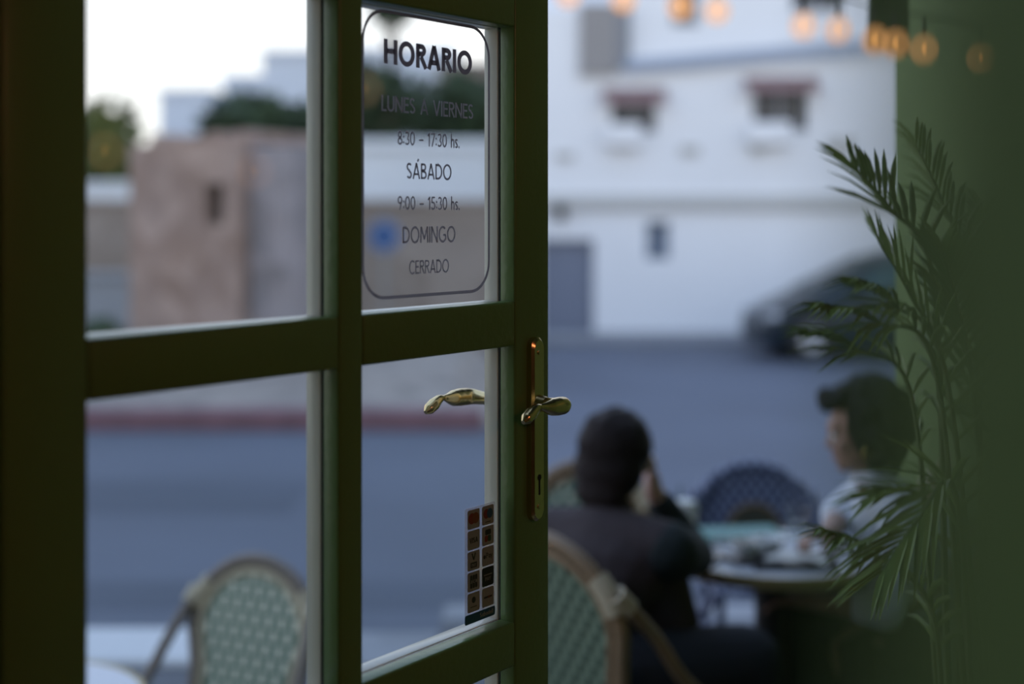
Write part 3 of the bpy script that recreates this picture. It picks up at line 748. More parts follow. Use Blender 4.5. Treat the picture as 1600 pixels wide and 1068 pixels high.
for i in range(13):
    for j in range(7): V[i, j] = b.verts.new((-.09 + i * .0145, -.048 + j * .0155, .0165 + .012 * math.sin(i / 12 * math.pi) + .003 * math.sin(j * 1.7 + i)))
for i in range(12):
    for j in range(6): b.faces.new((V[i, j], V[i + 1, j], V[i + 1, j + 1], V[i, j + 1]))
bmesh.ops.solidify(b, geom=b.faces[:], thickness=.0015)
o = new_obj('paper_sheet', b, 'paper', None, True, (.805, 4.00, TZ)); o.rotation_euler = (0, 0, R(-10)); tag(o, 'bright white paper sheet on the dark tray', 'paper')
# pale green bag on the pavement
t = thing('cloth_bag', 'pale green cloth bag on the ground under the far side of the round table', 'bag', (.862, 4.66, 0), R(6))
b = BM()
lathe(b, [(0, .002), (.105, .002), (.125, .03), (.132, .10), (.125, .18), (.11, .26), (.10, .30), (0, .30)], 24)
for v in b.verts:
    v.co.y *= .6; v.co.x *= 1 + .08 * math.sin(v.co.z * 40); v.co.y += .008 * math.sin(v.co.x * 50)
new_obj('bag_body', b, 'mint', t, True)
b = BM(); tube(b, bez([(-.07, 0, .29), (-.06, .0, .36), (0, .0, .385), (.06, 0, .36), (.07, 0, .29)], 6), .008, 8); new_obj('bag_handle', b, 'mint', t, True)

# ------------------------------------------------------------------ people
def rotm(yaw, pitch=0, roll=0): return Euler((pitch, roll, yaw), 'ZYX').to_matrix() if False else (Matrix.Rotation(yaw, 3, 'Z') @ Matrix.Rotation(pitch, 3, 'X') @ Matrix.Rotation(roll, 3, 'Y'))
def head_shapes(b, c, Rm, s=1.0):
    """skull, face and ears around c, the face looks along +y of Rm"""
    P = lambda x, y, z: Vector(c) + Rm @ Vector((x, y, z)) * s
    E = lambda p, r: ell(b, P(*p), [q * s for q in r], Rm, 3)
    E((0, -.012, .035), (.074, .094, .085)); E((0, .012, .0), (.066, .080, .095)); E((0, .030, -.055), (.052, .058, .055))
    E((0, .068, -.088), (.024, .022, .020)); E((0, .074, .035), (.056, .022, .022))
    for k in (-1, 1):
        E((k * .040, .058, -.018), (.024, .028, .026)); E((k * .074, -.006, -.008), (.010, .020, .032)); E((k * .011, .093, -.024), (.008, .009, .007))
    cone(b, P(0, .086, .018), .008 * s, P(0, .104, -.018), .011 * s)
    E((0, .086, -.050), (.024, .010, .006)); E((0, .084, -.061), (.020, .010, .007))
def face_parts(root, c, Rm, s=1.0):
    P = lambda x, y, z: Vector(c) + Rm @ Vector((x, y, z)) * s
    for k in (-1, 1):
        b = BM(); ell(b, P(k * .031, .0815, .008), (.012 * s,) * 3); eye = new_obj('eye', b, 'eye_white', root, True)
        b = BM(); ell(b, P(k * .031, .0895, .008), (.0062 * s,) * 3); new_obj('iris', b, 'iris', eye, True)
    b = BM(); ell(b, P(0, .0945, -.0505), [q * s for q in (.021, .005, .0045)], Rm); ell(b, P(0, .0925, -.060), [q * s for q in (.018, .005, .0055)], Rm); new_obj('lips', b, 'lip', root, True)
def hand_shapes(b, wrist, fwd, nrm, curl=.5, side=1, s=1.0):
    """palm with four unequal fingers and a thumb; nrm points out of the palm, curl bends towards it"""
    f = Vector(fwd).normalized(); n = Vector(nrm); n = (n - f * n.dot(f)).normalized(); x = f.cross(n) * side
    W_ = Vector(wrist); Q = lambda a, c_, d: W_ + (f * a + x * c_ + n * d) * s
    cone(b, Q(0, 0, 0), .023 * s, Q(.03, .0, 0), .024 * s)
    for k in range(4): cone(b, Q(.02, (k - 1.5) * .013, 0), .014 * s, Q(.085, (k - 1.5) * .0195, 0), .0115 * s)
    for k, L in enumerate((.068, .078, .072, .056)):
        p = Q(.085, (k - 1.5) * .0195, 0); ang = .15 + .1 * k * curl; d = f
        for q, (fr_, rr) in enumerate(((.42, .0095), (.32, .0085), (.26, .0075))):
            ang += curl * (.55, .75, .5)[q]
            d = (f * math.cos(ang) + n * math.sin(ang) + x * (k - 1.5) * .05).normalized()
            p2 = p + d * L * fr_ * s; cone(b, p, rr * s, p2, rr * .93 * s); p = p2
    p = Q(.022, -.024, .006); d = (f * .62 - x * .70 + n * .35).normalized(); p2 = p + d * .040 * s; cone(b, p, .0135 * s, p2, .0105 * s)
    d2 = (f * .85 - x * .25 + n * .5).normalized(); p3 = p2 + d2 * .030 * s; cone(b, p2, .0105 * s, p3, .0088 * s); p4 = p3 + (f * .9 + n * .5).normalized() * .024 * s; cone(b, p3, .0088 * s, p4, .0072 * s)
def chain(b, pts):
    for (p, r), (q, s) in zip(pts, pts[1:]): cone(b, p, r, q, s)

# --- woman in a pale shirt, facing left across the table
W0 = Vector((1.16, 4.38, 0))
wo_ = thing('person', 'woman with dark curly hair and pale shirt seated behind the palm', 'person', W0)
def wp(x, y, z): return Vector((x, y, z)) - W0
hc = wp(1.058, 4.30, 1.060); HR = rotm(R(83), R(-12), 0)
hipL, hipR = wp(1.20, 4.30, .55), wp(1.20, 4.48, .55)
kneeL, kneeR = wp(.835, 4.28, .505), wp(.845, 4.47, .505)
ankL, ankR = wp(.92, 4.26, .085), wp(.92, 4.46, .085)
shL, shR = wp(1.155, 4.165, .845), wp(1.125, 4.475, .845)
elL, elR = wp(1.080, 4.08, .590), wp(1.035, 4.49, .770)
wrL, wrR = wp(.865, 4.13, .600), wp(.935, 4.18, .782)
b = BM()
chain(b, [(wp(1.21, 4.39, .56), .115), (wp(1.205, 4.385, .66), .105), (wp(1.17, 4.35, .78), .110), (wp(1.135, 4.32, .87), .070), (wp(1.085, 4.31, .945), .050), (wp(1.072, 4.305, 1.0), .048)])
for h_, k_, a_ in ((hipL, kneeL, ankL), (hipR, kneeR, ankR)):
    chain(b, [(h_, .088), (k_, .060), (a_ + (k_ - a_) * .62, .056), (a_, .038)]); chain(b, [(a_, .038), (a_ + Vector((-.06, 0, -.045)), .034), (a_ + Vector((-.15, 0, -.058)), .026)])
chain(b, [(shL, .052), (elL, .040), (wrL, .026)]); chain(b, [(shR, .052), (elR, .040), (wrR, .026)])
head_shapes(b, hc, HR)
hand_shapes(b, wrL, (wrL - elL).normalized() + Vector((0, 0, -.05)), (0, 0, -1), .35, 1)
hand_shapes(b, wrR, (-1, -.55, -.05), (0, -.5, -1), .8, -1)
fuse('body', b, 'skin_w', .0065, wo_, 4)
face_parts(wo_, hc, HR)
b = BM()
chain(b, [(wp(1.21, 4.30, .565), .120), (wp(1.21, 4.45, .565), .120)]); chain(b, [(wp(1.21, 4.385, .60), .138), (wp(1.195, 4.37, .70), .130), (wp(1.165, 4.335, .80), .122), (wp(1.135, 4.32, .868), .075)])
chain(b, [(shL, .070), (wp(1.14, 4.24, .86), .072), (shR, .068)])
chain(b, [(shL, .070), (elL, .062), (elL + (wrL - elL) * .30, .050)]); chain(b, [(shR, .066), (elR, .058), (elR + (wrR - elR) * .25, .050)])
sh_ = fuse('shirt', b, 'shirt', .009, wo_, 5)
b = BM()
ring = [hc + HR @ Vector((.062 * math.cos(a), -.018 + .060 * math.sin(a), -.128)) for a in [2 * math.pi * k / 20 for k in range(20)]]
tube(b, ring, .018, 8, closed=True); new_obj('collar', b, 'shirt', sh_, True)
b = BM()
chain(b, [(hipL, .112), (hipR, .112)])
for h_, k_ in ((hipL, kneeL), (hipR, kneeR)):
    chain(b, [(h_ + Vector((.02, 0, -.01)), .110), (k_, .088), (k_ + Vector((.05, 0, -.16)), .100), (k_ + Vector((.07, 0, -.30)), .110)])
    m_ = h_.lerp(k_, .5); chain(b, [(m_ + Vector((0, 0, -.02)), .09), (m_ + Vector((.02, 0, -.16)), .10), (m_ + Vector((.02, 0, -.30)), .11)])
for q in (0, .5, 1):
    a = hipL.lerp(kneeL, q).lerp(hipR.lerp(kneeR, q), .5); chain(b, [(a + Vector((0, 0, -.03)), .09), (a + Vector((.03, 0, -.28)), .11)])
chain(b, [(hipL + Vector((-.02, -.02, -.05)), .10), (hipL + Vector((-.04, -.03, -.33)), .11)])
fuse('skirt', b, 'trousers', .010, wo_, 8)
for a_ in (ankL, ankR):
    b = BM(); chain(b, [(a_ + Vector((.02, 0, -.035)), .046), (a_ + Vector((-.06, 0, -.045)), .038), (a_ + Vector((-.16, 0, -.055)), .030)]); fuse('shoe', b, 'shoe', .008, wo_, 3)
b = BM(); rnd = random.Random(3)
for k in range(150):
    a = rnd.uniform(0, 2 * math.pi); el_ = rnd.uniform(-.9, 1.0)
    d = Vector((math.cos(a) * math.cos(el_ * 1.4), math.sin(a) * math.cos(el_ * 1.4), math.sin(el_ * 1.4)))
    if d.y > .28 and d.z < .62: continue
    rr = .108 if d.z > -.2 else .118
    p = Vector((d.x * .112, d.y * .125 - .040, d.z * .128 + .018))
    if p.z < -.05 and p.y > -.01: p.y -= .02
    ell(b, hc + HR @ p, (rnd.uniform(.024, .036),) * 3, None, 2)
ell(b, hc + HR @ Vector((0, -.045, .02)), (.104, .108, .122), HR, 3)
for k in range(16): ell(b, hc + HR @ Vector((rnd.uniform(-.06, .06), rnd.uniform(.015, .090), rnd.uniform(.095, .142))), (rnd.uniform(.018, .026),) * 3, None, 2)
fuse('hair', b, 'hair_black', .009, wo_, 1)
for k_ in (-1, 1):
    b = BM(); ring = [hc + HR @ Vector((k_ * .082, -.004 + .014 * math.cos(a), -.052 + .014 * math.sin(a))) for a in [2 * math.pi * k / 16 for k in range(16)]]
    tube(b, ring, .0022, 6, closed=True); new_obj('earring', b, 'gold', wo_, True)

# --- person with dark hair seen from behind
M0 = Vector((.21, 3.66, 0))
mo = thing('person', 'person in dark jacket with back turned, hand raised to the face', 'person', M0)
def mp(x, y, z): return Vector((x, y, z)) - M0
fw, rt = Vector((.62, .78, 0)), Vector((.78, -.62, 0))
hc = mp(.287, 3.80, 1.080); HR = rotm(math.atan2(fw.y, fw.x) - math.pi / 2 - .05, R(-8), R(4))
pel = mp(.20, 3.65, .56)
hL, hR_ = pel - rt * .09, pel + rt * .09
kL, kR = hL + fw * .40 - rt * .06 + Vector((0, 0, -.02)), hR_ + fw * .30 + rt * .20 + Vector((0, 0, .0))
aL, aR = kL + fw * .02 + Vector((0, 0, -.455)), kR - fw * .05 + Vector((0, 0, -.445))
chest = mp(.235, 3.715, .80)
sL, sR = mp(.105, 3.82, .865), mp(.395, 3.625, .868)
eL, eR = mp(.19, 4.00, .645), mp(.505, 3.945, .772)
wL, wR = mp(.36, 4.02, .600), mp(.388, 3.905, .960)
b = BM()
chain(b, [(pel, .12), (pel * .6 + chest * .4, .108), (chest, .118), (mp(.25, 3.745, .90), .072), (mp(.268, 3.77, .965), .054), (mp(.278, 3.785, 1.03), .050)])
for h_, k_, a_ in ((hL, kL, aL), (hR_, kR, aR)):
    chain(b, [(h_, .090), (k_, .062), (a_ + (k_ - a_) * .62, .058), (a_, .040)]); chain(b, [(a_, .040), (a_ + fw * .06 + Vector((0, 0, -.045)), .036), (a_ + fw * .16 + Vector((0, 0, -.055)), .027)])
chain(b, [(sL, .056), (eL, .044), (wL, .028)]); chain(b, [(sR, .056), (eR, .044), (wR, .028)])
head_shapes(b, hc, HR)
hand_shapes(b, wR, (-.05, .05, 1), (-.9, .1, .1), .45, 1)
hand_shapes(b, wL, (.9, -.2, -.12), (0, 0, -1), .4, 1)
fuse('body', b, 'skin_m', .0065, mo, 4)
face_parts(mo, hc, HR)
b = BM()
chain(b, [(pel - rt * .06, .128), (pel + rt * .06, .128)]); chain(b, [(pel, .142), (pel * .5 + chest * .5, .132), (chest, .138), (mp(.25, 3.742, .895), .082), (mp(.262, 3.765, .945), .064)])
chain(b, [(sL, .074), (chest + Vector((0, 0, .075)), .085), (sR, .074)])
chain(b, [(mp(.375, 3.69, .80), .080), (mp(.400, 3.72, .64), .094), (mp(.425, 3.73, .42), .100)]); chain(b, [(sL, .074), (sL + (eL - sL) * .35, .066)]); chain(b, [(chest - rt * .06, .13), (chest + rt * .06, .13)])
jk = fuse('jacket', b, 'jacket', .009, mo, 5)
for (s_, e_, w_) in ((sL, eL, wL), (sR, eR, wR)):
    b = BM(); chain(b, [(s_ + Vector((0, 0, -.005)), .079), (s_ + (e_ - s_) * .5, .070), (e_, .060), (e_ + (w_ - e_) * .78, .044)]); fuse('sleeve', b, 'sleeve', .009, mo, 4)
b = BM()
for h_, k_, a_ in ((hL, kL, aL), (hR_, kR, aR)): chain(b, [(h_ + Vector((0, 0, -.005)), .118), (k_, .092), (a_ + (k_ - a_) * .55, .072), (a_ + Vector((0, 0, .03)), .060)])
chain(b, [(hL, .11), (hR_, .11)])
fuse('trousers', b, 'jeans', .010, mo, 5)
for a_ in (aL, aR):
    b = BM(); chain(b, [(a_ - fw * .02 + Vector((0, 0, -.035)), .046), (a_ + fw * .07 + Vector((0, 0, -.045)), .040), (a_ + fw * .17 + Vector((0, 0, -.052)), .031)]); fuse('shoe', b, 'shoe', .008, mo, 3)
b = BM(); rnd = random.Random(5)
ell(b, hc + HR @ Vector((0, -.024, .022)), (.096, .110, .100), HR, 3); ell(b, hc + HR @ Vector((0, -.040, -.035)), (.099, .086, .090), HR, 3); ell(b, hc + HR @ Vector((0, -.060, -.095)), (.080, .055, .06), HR, 3)
for k in range(70):
    a = rnd.uniform(0, 2 * math.pi); el_ = rnd.uniform(-.9, 1)
    d = Vector((math.cos(a) * math.cos(el_ * 1.35), math.sin(a) * math.cos(el_ * 1.35), math.sin(el_ * 1.35)))
    if d.y > .35 and d.z < .55: continue
    if d.z < -.35 and d.y > -.2: continue
    ell(b, hc + HR @ Vector((d.x * .086, d.y * .102 - .024, d.z * .094 + .020)), (rnd.uniform(.012, .018),) * 3, None, 2)
fuse('hair', b, 'hair_brown', .008, mo, 3)

# ------------------------------------------------------------------ potted palm
palm = thing('potted_palm', 'feathery green palm in a planter before the green wall', 'plant', (.80, 2.42, 0))
b = BM(); lathe(b, [(0, .002), (.13, .002), (.14, .01), (.19, .40), (.20, .42), (.18, .42), (.17, .39), (0, .385)], 32); new_obj('planter', b, 'terracotta', palm, True)
b = BM(); lathe(b, [(0, .386), (.16, .386), (.165, .392), (.10, .402), (0, .405)], 24); new_obj('soil', b, 'soil', palm, True)
def frond(base, mid, tip, n=19, leaf=.165, wid=.0125, droop=.05, seed=0, bare=.44):
    rnd = random.Random(seed); o = Vector(palm.location)
    P = bez([Vector(base), Vector(base).lerp(Vector(mid), .5) + Vector((0, 0, .03)), Vector(mid), Vector(mid).lerp(Vector(tip), .55) + Vector((0, 0, .02)), Vector(tip)], 10)
    P = [p - o for p in P]; N = len(P)
    b = BM(); tube(b, P, [.007 * (1 - .78 * i / (N - 1)) for i in range(N)], 6, 1)
    for k in range(n):
        t = bare + (1 - bare) * k / (n - 1); i = min(N - 2, int(t * (N - 1))); p = P[i].lerp(P[i + 1], t * (N - 1) - i)
        tg = (P[i + 1] - P[i]).normalized(); side = tg.cross(Vector((0, 0, 1)))
        side = side.normalized() if side.length > .05 else Vector((1, 0, 0)); up = side.cross(tg).normalized()
        Lk = leaf * (.55 + .9 * math.sin(min(1, (t - bare) / (1 - bare) * .85 + .18) * math.pi) * .5) * rnd.uniform(.88, 1.1)
        for s in (-1, 1):
            d = (tg * (.62 + .5 * t) + side * s * (.85 - .35 * t) + up * (.28 + rnd.uniform(-.1, .1))).normalized()
            q = [p + d * Lk * a - Vector((0, 0, droop * Lk / .2 * a * a)) for a in (0, .3, .65, 1)]
            wv = d.cross(up).normalized() * 1.0
            ws = [wid * .35, wid, wid * .75, .0005]
            A = [b.verts.new(c - wv * w_ / 2) for c, w_ in zip(q, ws)]; Bv = [b.verts.new(c + wv * w_ / 2) for c, w_ in zip(q, ws)]
            C = [b.verts.new(c - up * w_ * .25) for c, w_ in zip(q, ws)]
            for j in range(3):
                b.faces.new((A[j], A[j + 1], C[j + 1], C[j])); b.faces.new((C[j], C[j + 1], Bv[j + 1], Bv[j]))
    me = bpy.data.meshes.new('frond'); b.to_mesh(me); b.free()
    return link_mesh('frond', me, ['palm', 'palm_stem'], palm)
bs = [(.80 + dx, 2.42 + dy, .395) for dx, dy in ((-.04, .0), (.03, .02), (0, -.05), (.05, -.02), (-.02, .05))]
FR = [  # base index, mid, tip
    (0, (.715, 2.40, 1.60), (.560, 2.33, 1.800)), (1, (.80, 2.45, 1.58), (.69, 2.42, 1.84)),
    (2, (.705, 2.36, 1.465), (.520, 2.30, 1.570)), (3, (.72, 2.34, 1.44), (.605, 2.34, 1.675)),
    (4, (.70, 2.48, 1.40), (.535, 2.46, 1.51)), (0, (.70, 2.36, 1.06), (.520, 2.30, 1.205)),
    (2, (.72, 2.30, 1.27), (.575, 2.20, 1.17)), (4, (.77, 2.46, 1.20), (.64, 2.44, 1.24)),
    (4, (.73, 2.44, 1.47), (.60, 2.40, 1.60)), (3, (.77, 2.36, 1.42), (.70, 2.30, 1.66)),
    (1, (.82, 2.42, 1.44), (.80, 2.40, 1.72)),
    (1, (.88, 2.46, 1.40), (.96, 2.44, 1.66)), (3, (.88, 2.34, 1.10), (1.02, 2.28, 1.24)),
    (1, (.90, 2.52, 1.20), (1.08, 2.54, 1.40)),
]
for k, (bi, md, tp) in enumerate(FR): frond(bs[bi], md, tp, seed=k, droop=.05 + .03 * (k % 3))
for k, (bi, x) in enumerate(((0, -.02), (1, .02), (2, 0), (3, .04), (4, -.01))):
    b = BM(); p = Vector(bs[bi]) - Vector(palm.location); tube(b, [(p.x, p.y, .385), (p.x * 1.1, p.y * 1.1, .62)], [.014, .008], 8); new_obj('stem', b, 'palm_stem', palm, True)

# ------------------------------------------------------------------ awning and festoon lights
aw = thing('awning', 'dark green awning added to shade the terrace, canvas out of view', 'awning', (0, FY + .06, 3.0))  # canvas is unseen, added to keep sky light off leaf and terrace
b = BM()
A = [(.22, .02, .12), (1.40, .02, .12), (1.40, 3.15, -.06), (.22, 3.15, -.06)]
Vt = [b.verts.new(p) for p in A]; b.faces.new(Vt); bmesh.ops.solidify(b, geom=b.faces[:], thickness=.012); new_obj('canvas', b, 'awning', aw)
b = BM(); tube(b, [(.22, 3.16, -.07), (1.40, 3.16, -.07)], .03, 10); new_obj('front_bar', b, 'steel', aw, True)
b = BM()
pr = [(1.165, -.07), (1.262, -.07), (1.262, -.775), (1.130, -.755)]
F = [b.verts.new((x, 3.16, z)) for x, z in pr]; G = [b.verts.new((x, 3.19, z)) for x, z in pr]
b.faces.new(F); b.faces.new(G[::-1])
for k in range(4): b.faces.new((F[k], G[k], G[(k + 1) % 4], F[(k + 1) % 4]))
new_obj('side_flap', b, 'awning', aw)
def festoon(label, pts, bulbs):
    o = Vector(pts[0]); f = thing('festoon_lights', label, 'string lights', o)
    b = BM(); tube(b, [Vector(p) - o for p in bez(pts, 8)], .0035, 6); new_obj('cable', b, 'cable', f, True)
    for p in bulbs:
        p = Vector(p) - o
        b = BM(); lathe(b, [(0, .088), (.004, .088), (.006, .075), (.006, .045), (.005, .036), (0, .036)], 14, p); sk = new_obj('socket', b, 'cable', f, True)
        b = BM(); lathe(b, [(.008, .040), (.026, .032), (.040, .012), (.044, -.006), (.037, -.028), (.020, -.044), (0, -.048)], 18, p); bb = new_obj('bulb', b, 'bulb_glow', f, True)
        b = BM(); ell(b, p + Vector((0, 0, -.002)), (.006, .006, .012)); new_obj('filament', b, 'filament', bb, True)
BU = [(.165, 4.15, 2.365), (.325, 4.15, 2.350), (.490, 4.15, 2.330), (.598, 4.15, 2.318), (.852, 4.15, 2.274), (.956, 4.15, 2.262), (1.066, 4.15, 2.232), (1.128, 4.15, 2.222), (1.214, 4.15, 2.206), (1.385, 4.15, 2.180)]
festoon('string of warm bulbs across the top above the seated people', [(-.2, 4.15, 2.56)] + [(x, y, z + .092) for x, y, z in BU] + [(1.42, 4.15, 2.29)], BU)
BU2 = [(1.30, 1.51, 1.86), (1.30, 1.83, 1.82), (1.30, 2.08, 2.01), (1.31, 2.35, 2.12)]
festoon('string of warm bulbs along the green wall mirrored in the panes', [(1.31, 1.33, 2.05)] + [(x, y, z + .092) for x, y, z in BU2] + [(1.36, 2.7, 2.40)], BU2)

# ------------------------------------------------------------------ unseen lamp added to warm the door face
t = thing('added_lamp', 'unseen warm pendant lamp added to tint the door leaf', 'lamp', (1.35, .15, 2.30))
b = BM(); lathe(b, [(.03, .16), (.05, .15), (.16, .0), (.155, .0), (.045, .145), (.03, .15)], 28); new_obj('shade', b, 'lamp_shade', t, True)
b = BM(); tube(b, [(0, 0, .155), (0, 0, .70)], .004, 6); new_obj('cord', b, 'cable', t)
b = BM(); ell(b, (0, 0, .06), (.035, .035, .04)); new_obj('bulb', b, 'filament', t, True)
ld = bpy.data.lights.new('added_light', 'POINT'); ld.energy = 12; ld.color = (1, .36, .22); ld.shadow_soft_size = .05
lo = bpy.data.objects.new('added_light', ld); COL.objects.link(lo); lo.parent = t; lo.location = (0, 0, -.02)

# ------------------------------------------------------------------ white townhouse across the road
HY = 21.4
th = thing('townhouse', 'tall white rendered townhouse across the road on the right', 'building', (3.5, HY, -.1))
def tp(x0, x1, z0, z1): return (x0 - 3.5, x1 - 3.5, z0 + .1, z1 + .1)
X = lambda px: (px - 800) / 2222 * HY
ZZ = lambda py: EYE + (335 - py) / 2222 * HY
def rect(px0, px1, py0, py1): return tp(X(px0), X(px1), ZZ(py1), ZZ(py0))
wins = [('window', 955, 1025, 152, 207), ('window', 1176, 1265, 134, 204), ('small_window', 1010, 1046, 346, 404), ('window', 1052, 1092, -60, 38), ('window', 1240, 1326, -60, 16), ('window', 1500, 1580, 130, 200)]
gar = rect(845, 928, 374, 527)
b = BM(); holes = [rect(*q[1:]) for q in wins] + [gar]
x0, x1, z0, z1 = rect(802, 1760, -420, 535)
wall_open(b, x0, x1, z0, ZZ(95) + .1, 0, .45, holes); 
up = tp(X(975), X(1760), ZZ(95), ZZ(-420))
wall_open(b, up[0], up[1], up[2], up[3], .12, .45, holes)
lowp = tp(X(802), X(975), ZZ(95), ZZ(14)); box(b, lowp[0], lowp[1], 0, .45, lowp[2], lowp[3])
box(b, x0, x1, 6.5, 7, z0, z1 - 2); box(b, x0, x0 + .3, .45, 6.5, z0, ZZ(14) + .1); box(b, x1 - .3, x1, .45, 6.5, z0, z1 - 2); box(b, x0, x1, .45, 6.5, ZZ(14) - .2, ZZ(14) + .05)
new_obj('wall', b, 'white_wall', th)
b = BM(); bd = rect(802, 1760, 303, 325); box(b, bd[0], bd[1], -.10, .0, bd[2], bd[3], bev=.03); new_obj('cornice', b, 'band_grey', th)
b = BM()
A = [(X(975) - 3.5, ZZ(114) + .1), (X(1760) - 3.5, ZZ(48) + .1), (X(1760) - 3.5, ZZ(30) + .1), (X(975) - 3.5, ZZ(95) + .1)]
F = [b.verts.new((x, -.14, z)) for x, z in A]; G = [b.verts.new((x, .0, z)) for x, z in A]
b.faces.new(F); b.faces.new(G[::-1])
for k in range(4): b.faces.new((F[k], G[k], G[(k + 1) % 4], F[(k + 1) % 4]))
new_obj('shadow_band', b, 'shadow_blue', th)  # solid band coloured as the shadow line
b = BM(); g = gar; box(b, g[0], g[1], .14, .20, g[2], g[3])
for k in range(9): z = g[2] + (g[3] - g[2]) * (k + .5) / 9; box(b, g[0] + .02, g[1] - .02, .125, .14, z - .06, z + .06)
new_obj('garage_door', b, 'garage', th)
for nm, *q in wins:
    a = rect(*q); b = BM(); fm = 'win_blue' if nm == 'small_window' else 'win_frame'
    fwid = .07
    for r_ in ((a[0], a[1], a[3] - fwid, a[3]), (a[0], a[1], a[2], a[2] + fwid), (a[0], a[0] + fwid, a[2], a[3]), (a[1] - fwid, a[1], a[2], a[3]), ((a[0] + a[1]) / 2 - .04, (a[0] + a[1]) / 2 + .04, a[2], a[3])): box(b, r_[0], r_[1], .12, .20, r_[2], r_[3])
    f = new_obj('window', b, fm, th)
    b = BM(); box(b, a[0] + fwid, a[1] - fwid, .165, .175, a[2] + fwid, a[3] - fwid); new_obj('pane', b, 'win_dark', f)
    if nm == 'window' and q[2] > 100:
        b = BM(); zt = a[3] + .02; xx0, xx1 = a[0] - .14, a[1] + .14
        P_ = [(xx0, 0, zt + .12), (xx1, 0, zt + .12), (xx1, -.28, a[3] - .04), (xx0, -.28, a[3] - .04)]
        vs_ = [b.verts.new(p) for p in P_]; b.faces.new(vs_); bmesh.ops.solidify(b, geom=b.faces[:], thickness=.04)
        for v_ in (xx0, xx1): pass
        box(b, xx0, xx1, -.30, -.27, a[3] - .10, a[3] - .02); new_obj('window_awning', b, 'awning_pink', th)
        b = BM(); box(b, a[0] - .10, a[1] - (a[1] - a[0]) * .35, -.22, 0, a[2] - .22, a[2] + .12, bev=.04); new_obj('planter_box', b, 'white_wall', th)
for (p0, p1, q0, q1) in ((1062, 1092, 228, 242), (1172, 1194, 222, 240), (1296, 1342, 216, 238), (868, 896, 238, 250)):
    a = rect(p0, p1, q0, q1); b = BM()
    box(b, a[0], a[1], -.03, 0, a[2], a[3])
    for k in range(4): z = a[2] + (a[3] - a[2]) * (k + .5) / 4; box(b, a[0] + .02, a[1] - .02, -.045, -.03, z - .008, z + .008)
    new_obj('vent', b, 'band_grey', th)
a = rect(905, 962, 6, 118); b = BM(); box(b, a[0], a[1], -.10, 0, a[2], a[3])
for k in range(16): z = a[2] + (a[3] - a[2]) * (k + .5) / 16; box(b, a[0] + .05, a[1] - .05, -.125, -.10, z - .02, z + .02)
new_obj('shutter', b, 'shutter', th)
a = rect(963, 984, 6, 110); b = BM(); box(b, a[0], a[1], -.05, 0.02, a[2], a[3]); new_obj('recess_panel', b, 'win_frame', th)
a = rect(868, 884, 318, 342); b = BM(); box(b, a[0], a[1], -.16, 0, a[2], a[3], bev=.03); ell(b, ((a[0] + a[1]) / 2, -.16, (a[2] + a[3]) / 2), (.06, .06, .09)); new_obj('wall_lantern', b, 'iron', th, True)

# ------------------------------------------------------------------ parked car
car = thing('car', 'dark hatchback parked before the white townhouse', 'car', (5.14, 18.9, -.15), R(3))
prof = [(-2.00, .24, .40, .41, .55), (-1.95, .20, .50, .51, .72), (-1.75, .17, .62, .64, .80), (-1.42, .15, .74, .78, .84), (-1.0, .15, .82, 1.02, .86), (-.5, .15, .88, 1.26, .86), (-.1, .15, .90, 1.37, .86), (.4, .15, .92, 1.43, .86), (1.0, .15, .94, 1.45, .86), (1.55, .15, .96, 1.40, .85), (1.85, .20, .96, 1.15, .82), (2.0, .26, .90, .93, .76), (2.05, .34, .60, .62, .70)]
b = BM(); rings = []
for x, zb_, zs, zt, hw in prof:
    gw = hw - (.05 if zt - zs < .06 else .20)
    sec = [(-hw * .9, zb_), (-hw, zb_ + .12), (-hw * 1.01, (zb_ + zs) / 2), (-hw * .98, zs), (-gw * 1.0, zs + (zt - zs) * .85), (-gw * .86, zt), (0, zt + .015), (gw * .86, zt), (gw, zs + (zt - zs) * .85), (hw * .98, zs), (hw * 1.01, (zb_ + zs) / 2), (hw, zb_ + .12), (hw * .9, zb_)]
    rings.append([b.verts.new((x, y, z)) for y, z in sec])
for A, B in zip(rings, rings[1:]):
    n = len(A)
    for k in range(n): b.faces.new((A[k], A[(k + 1) % n], B[(k + 1) % n], B[k]))
b.faces.new(rings[0]); b.faces.new(rings[-1][::-1])
new_obj('car_body', b, 'car_paint', car, True)
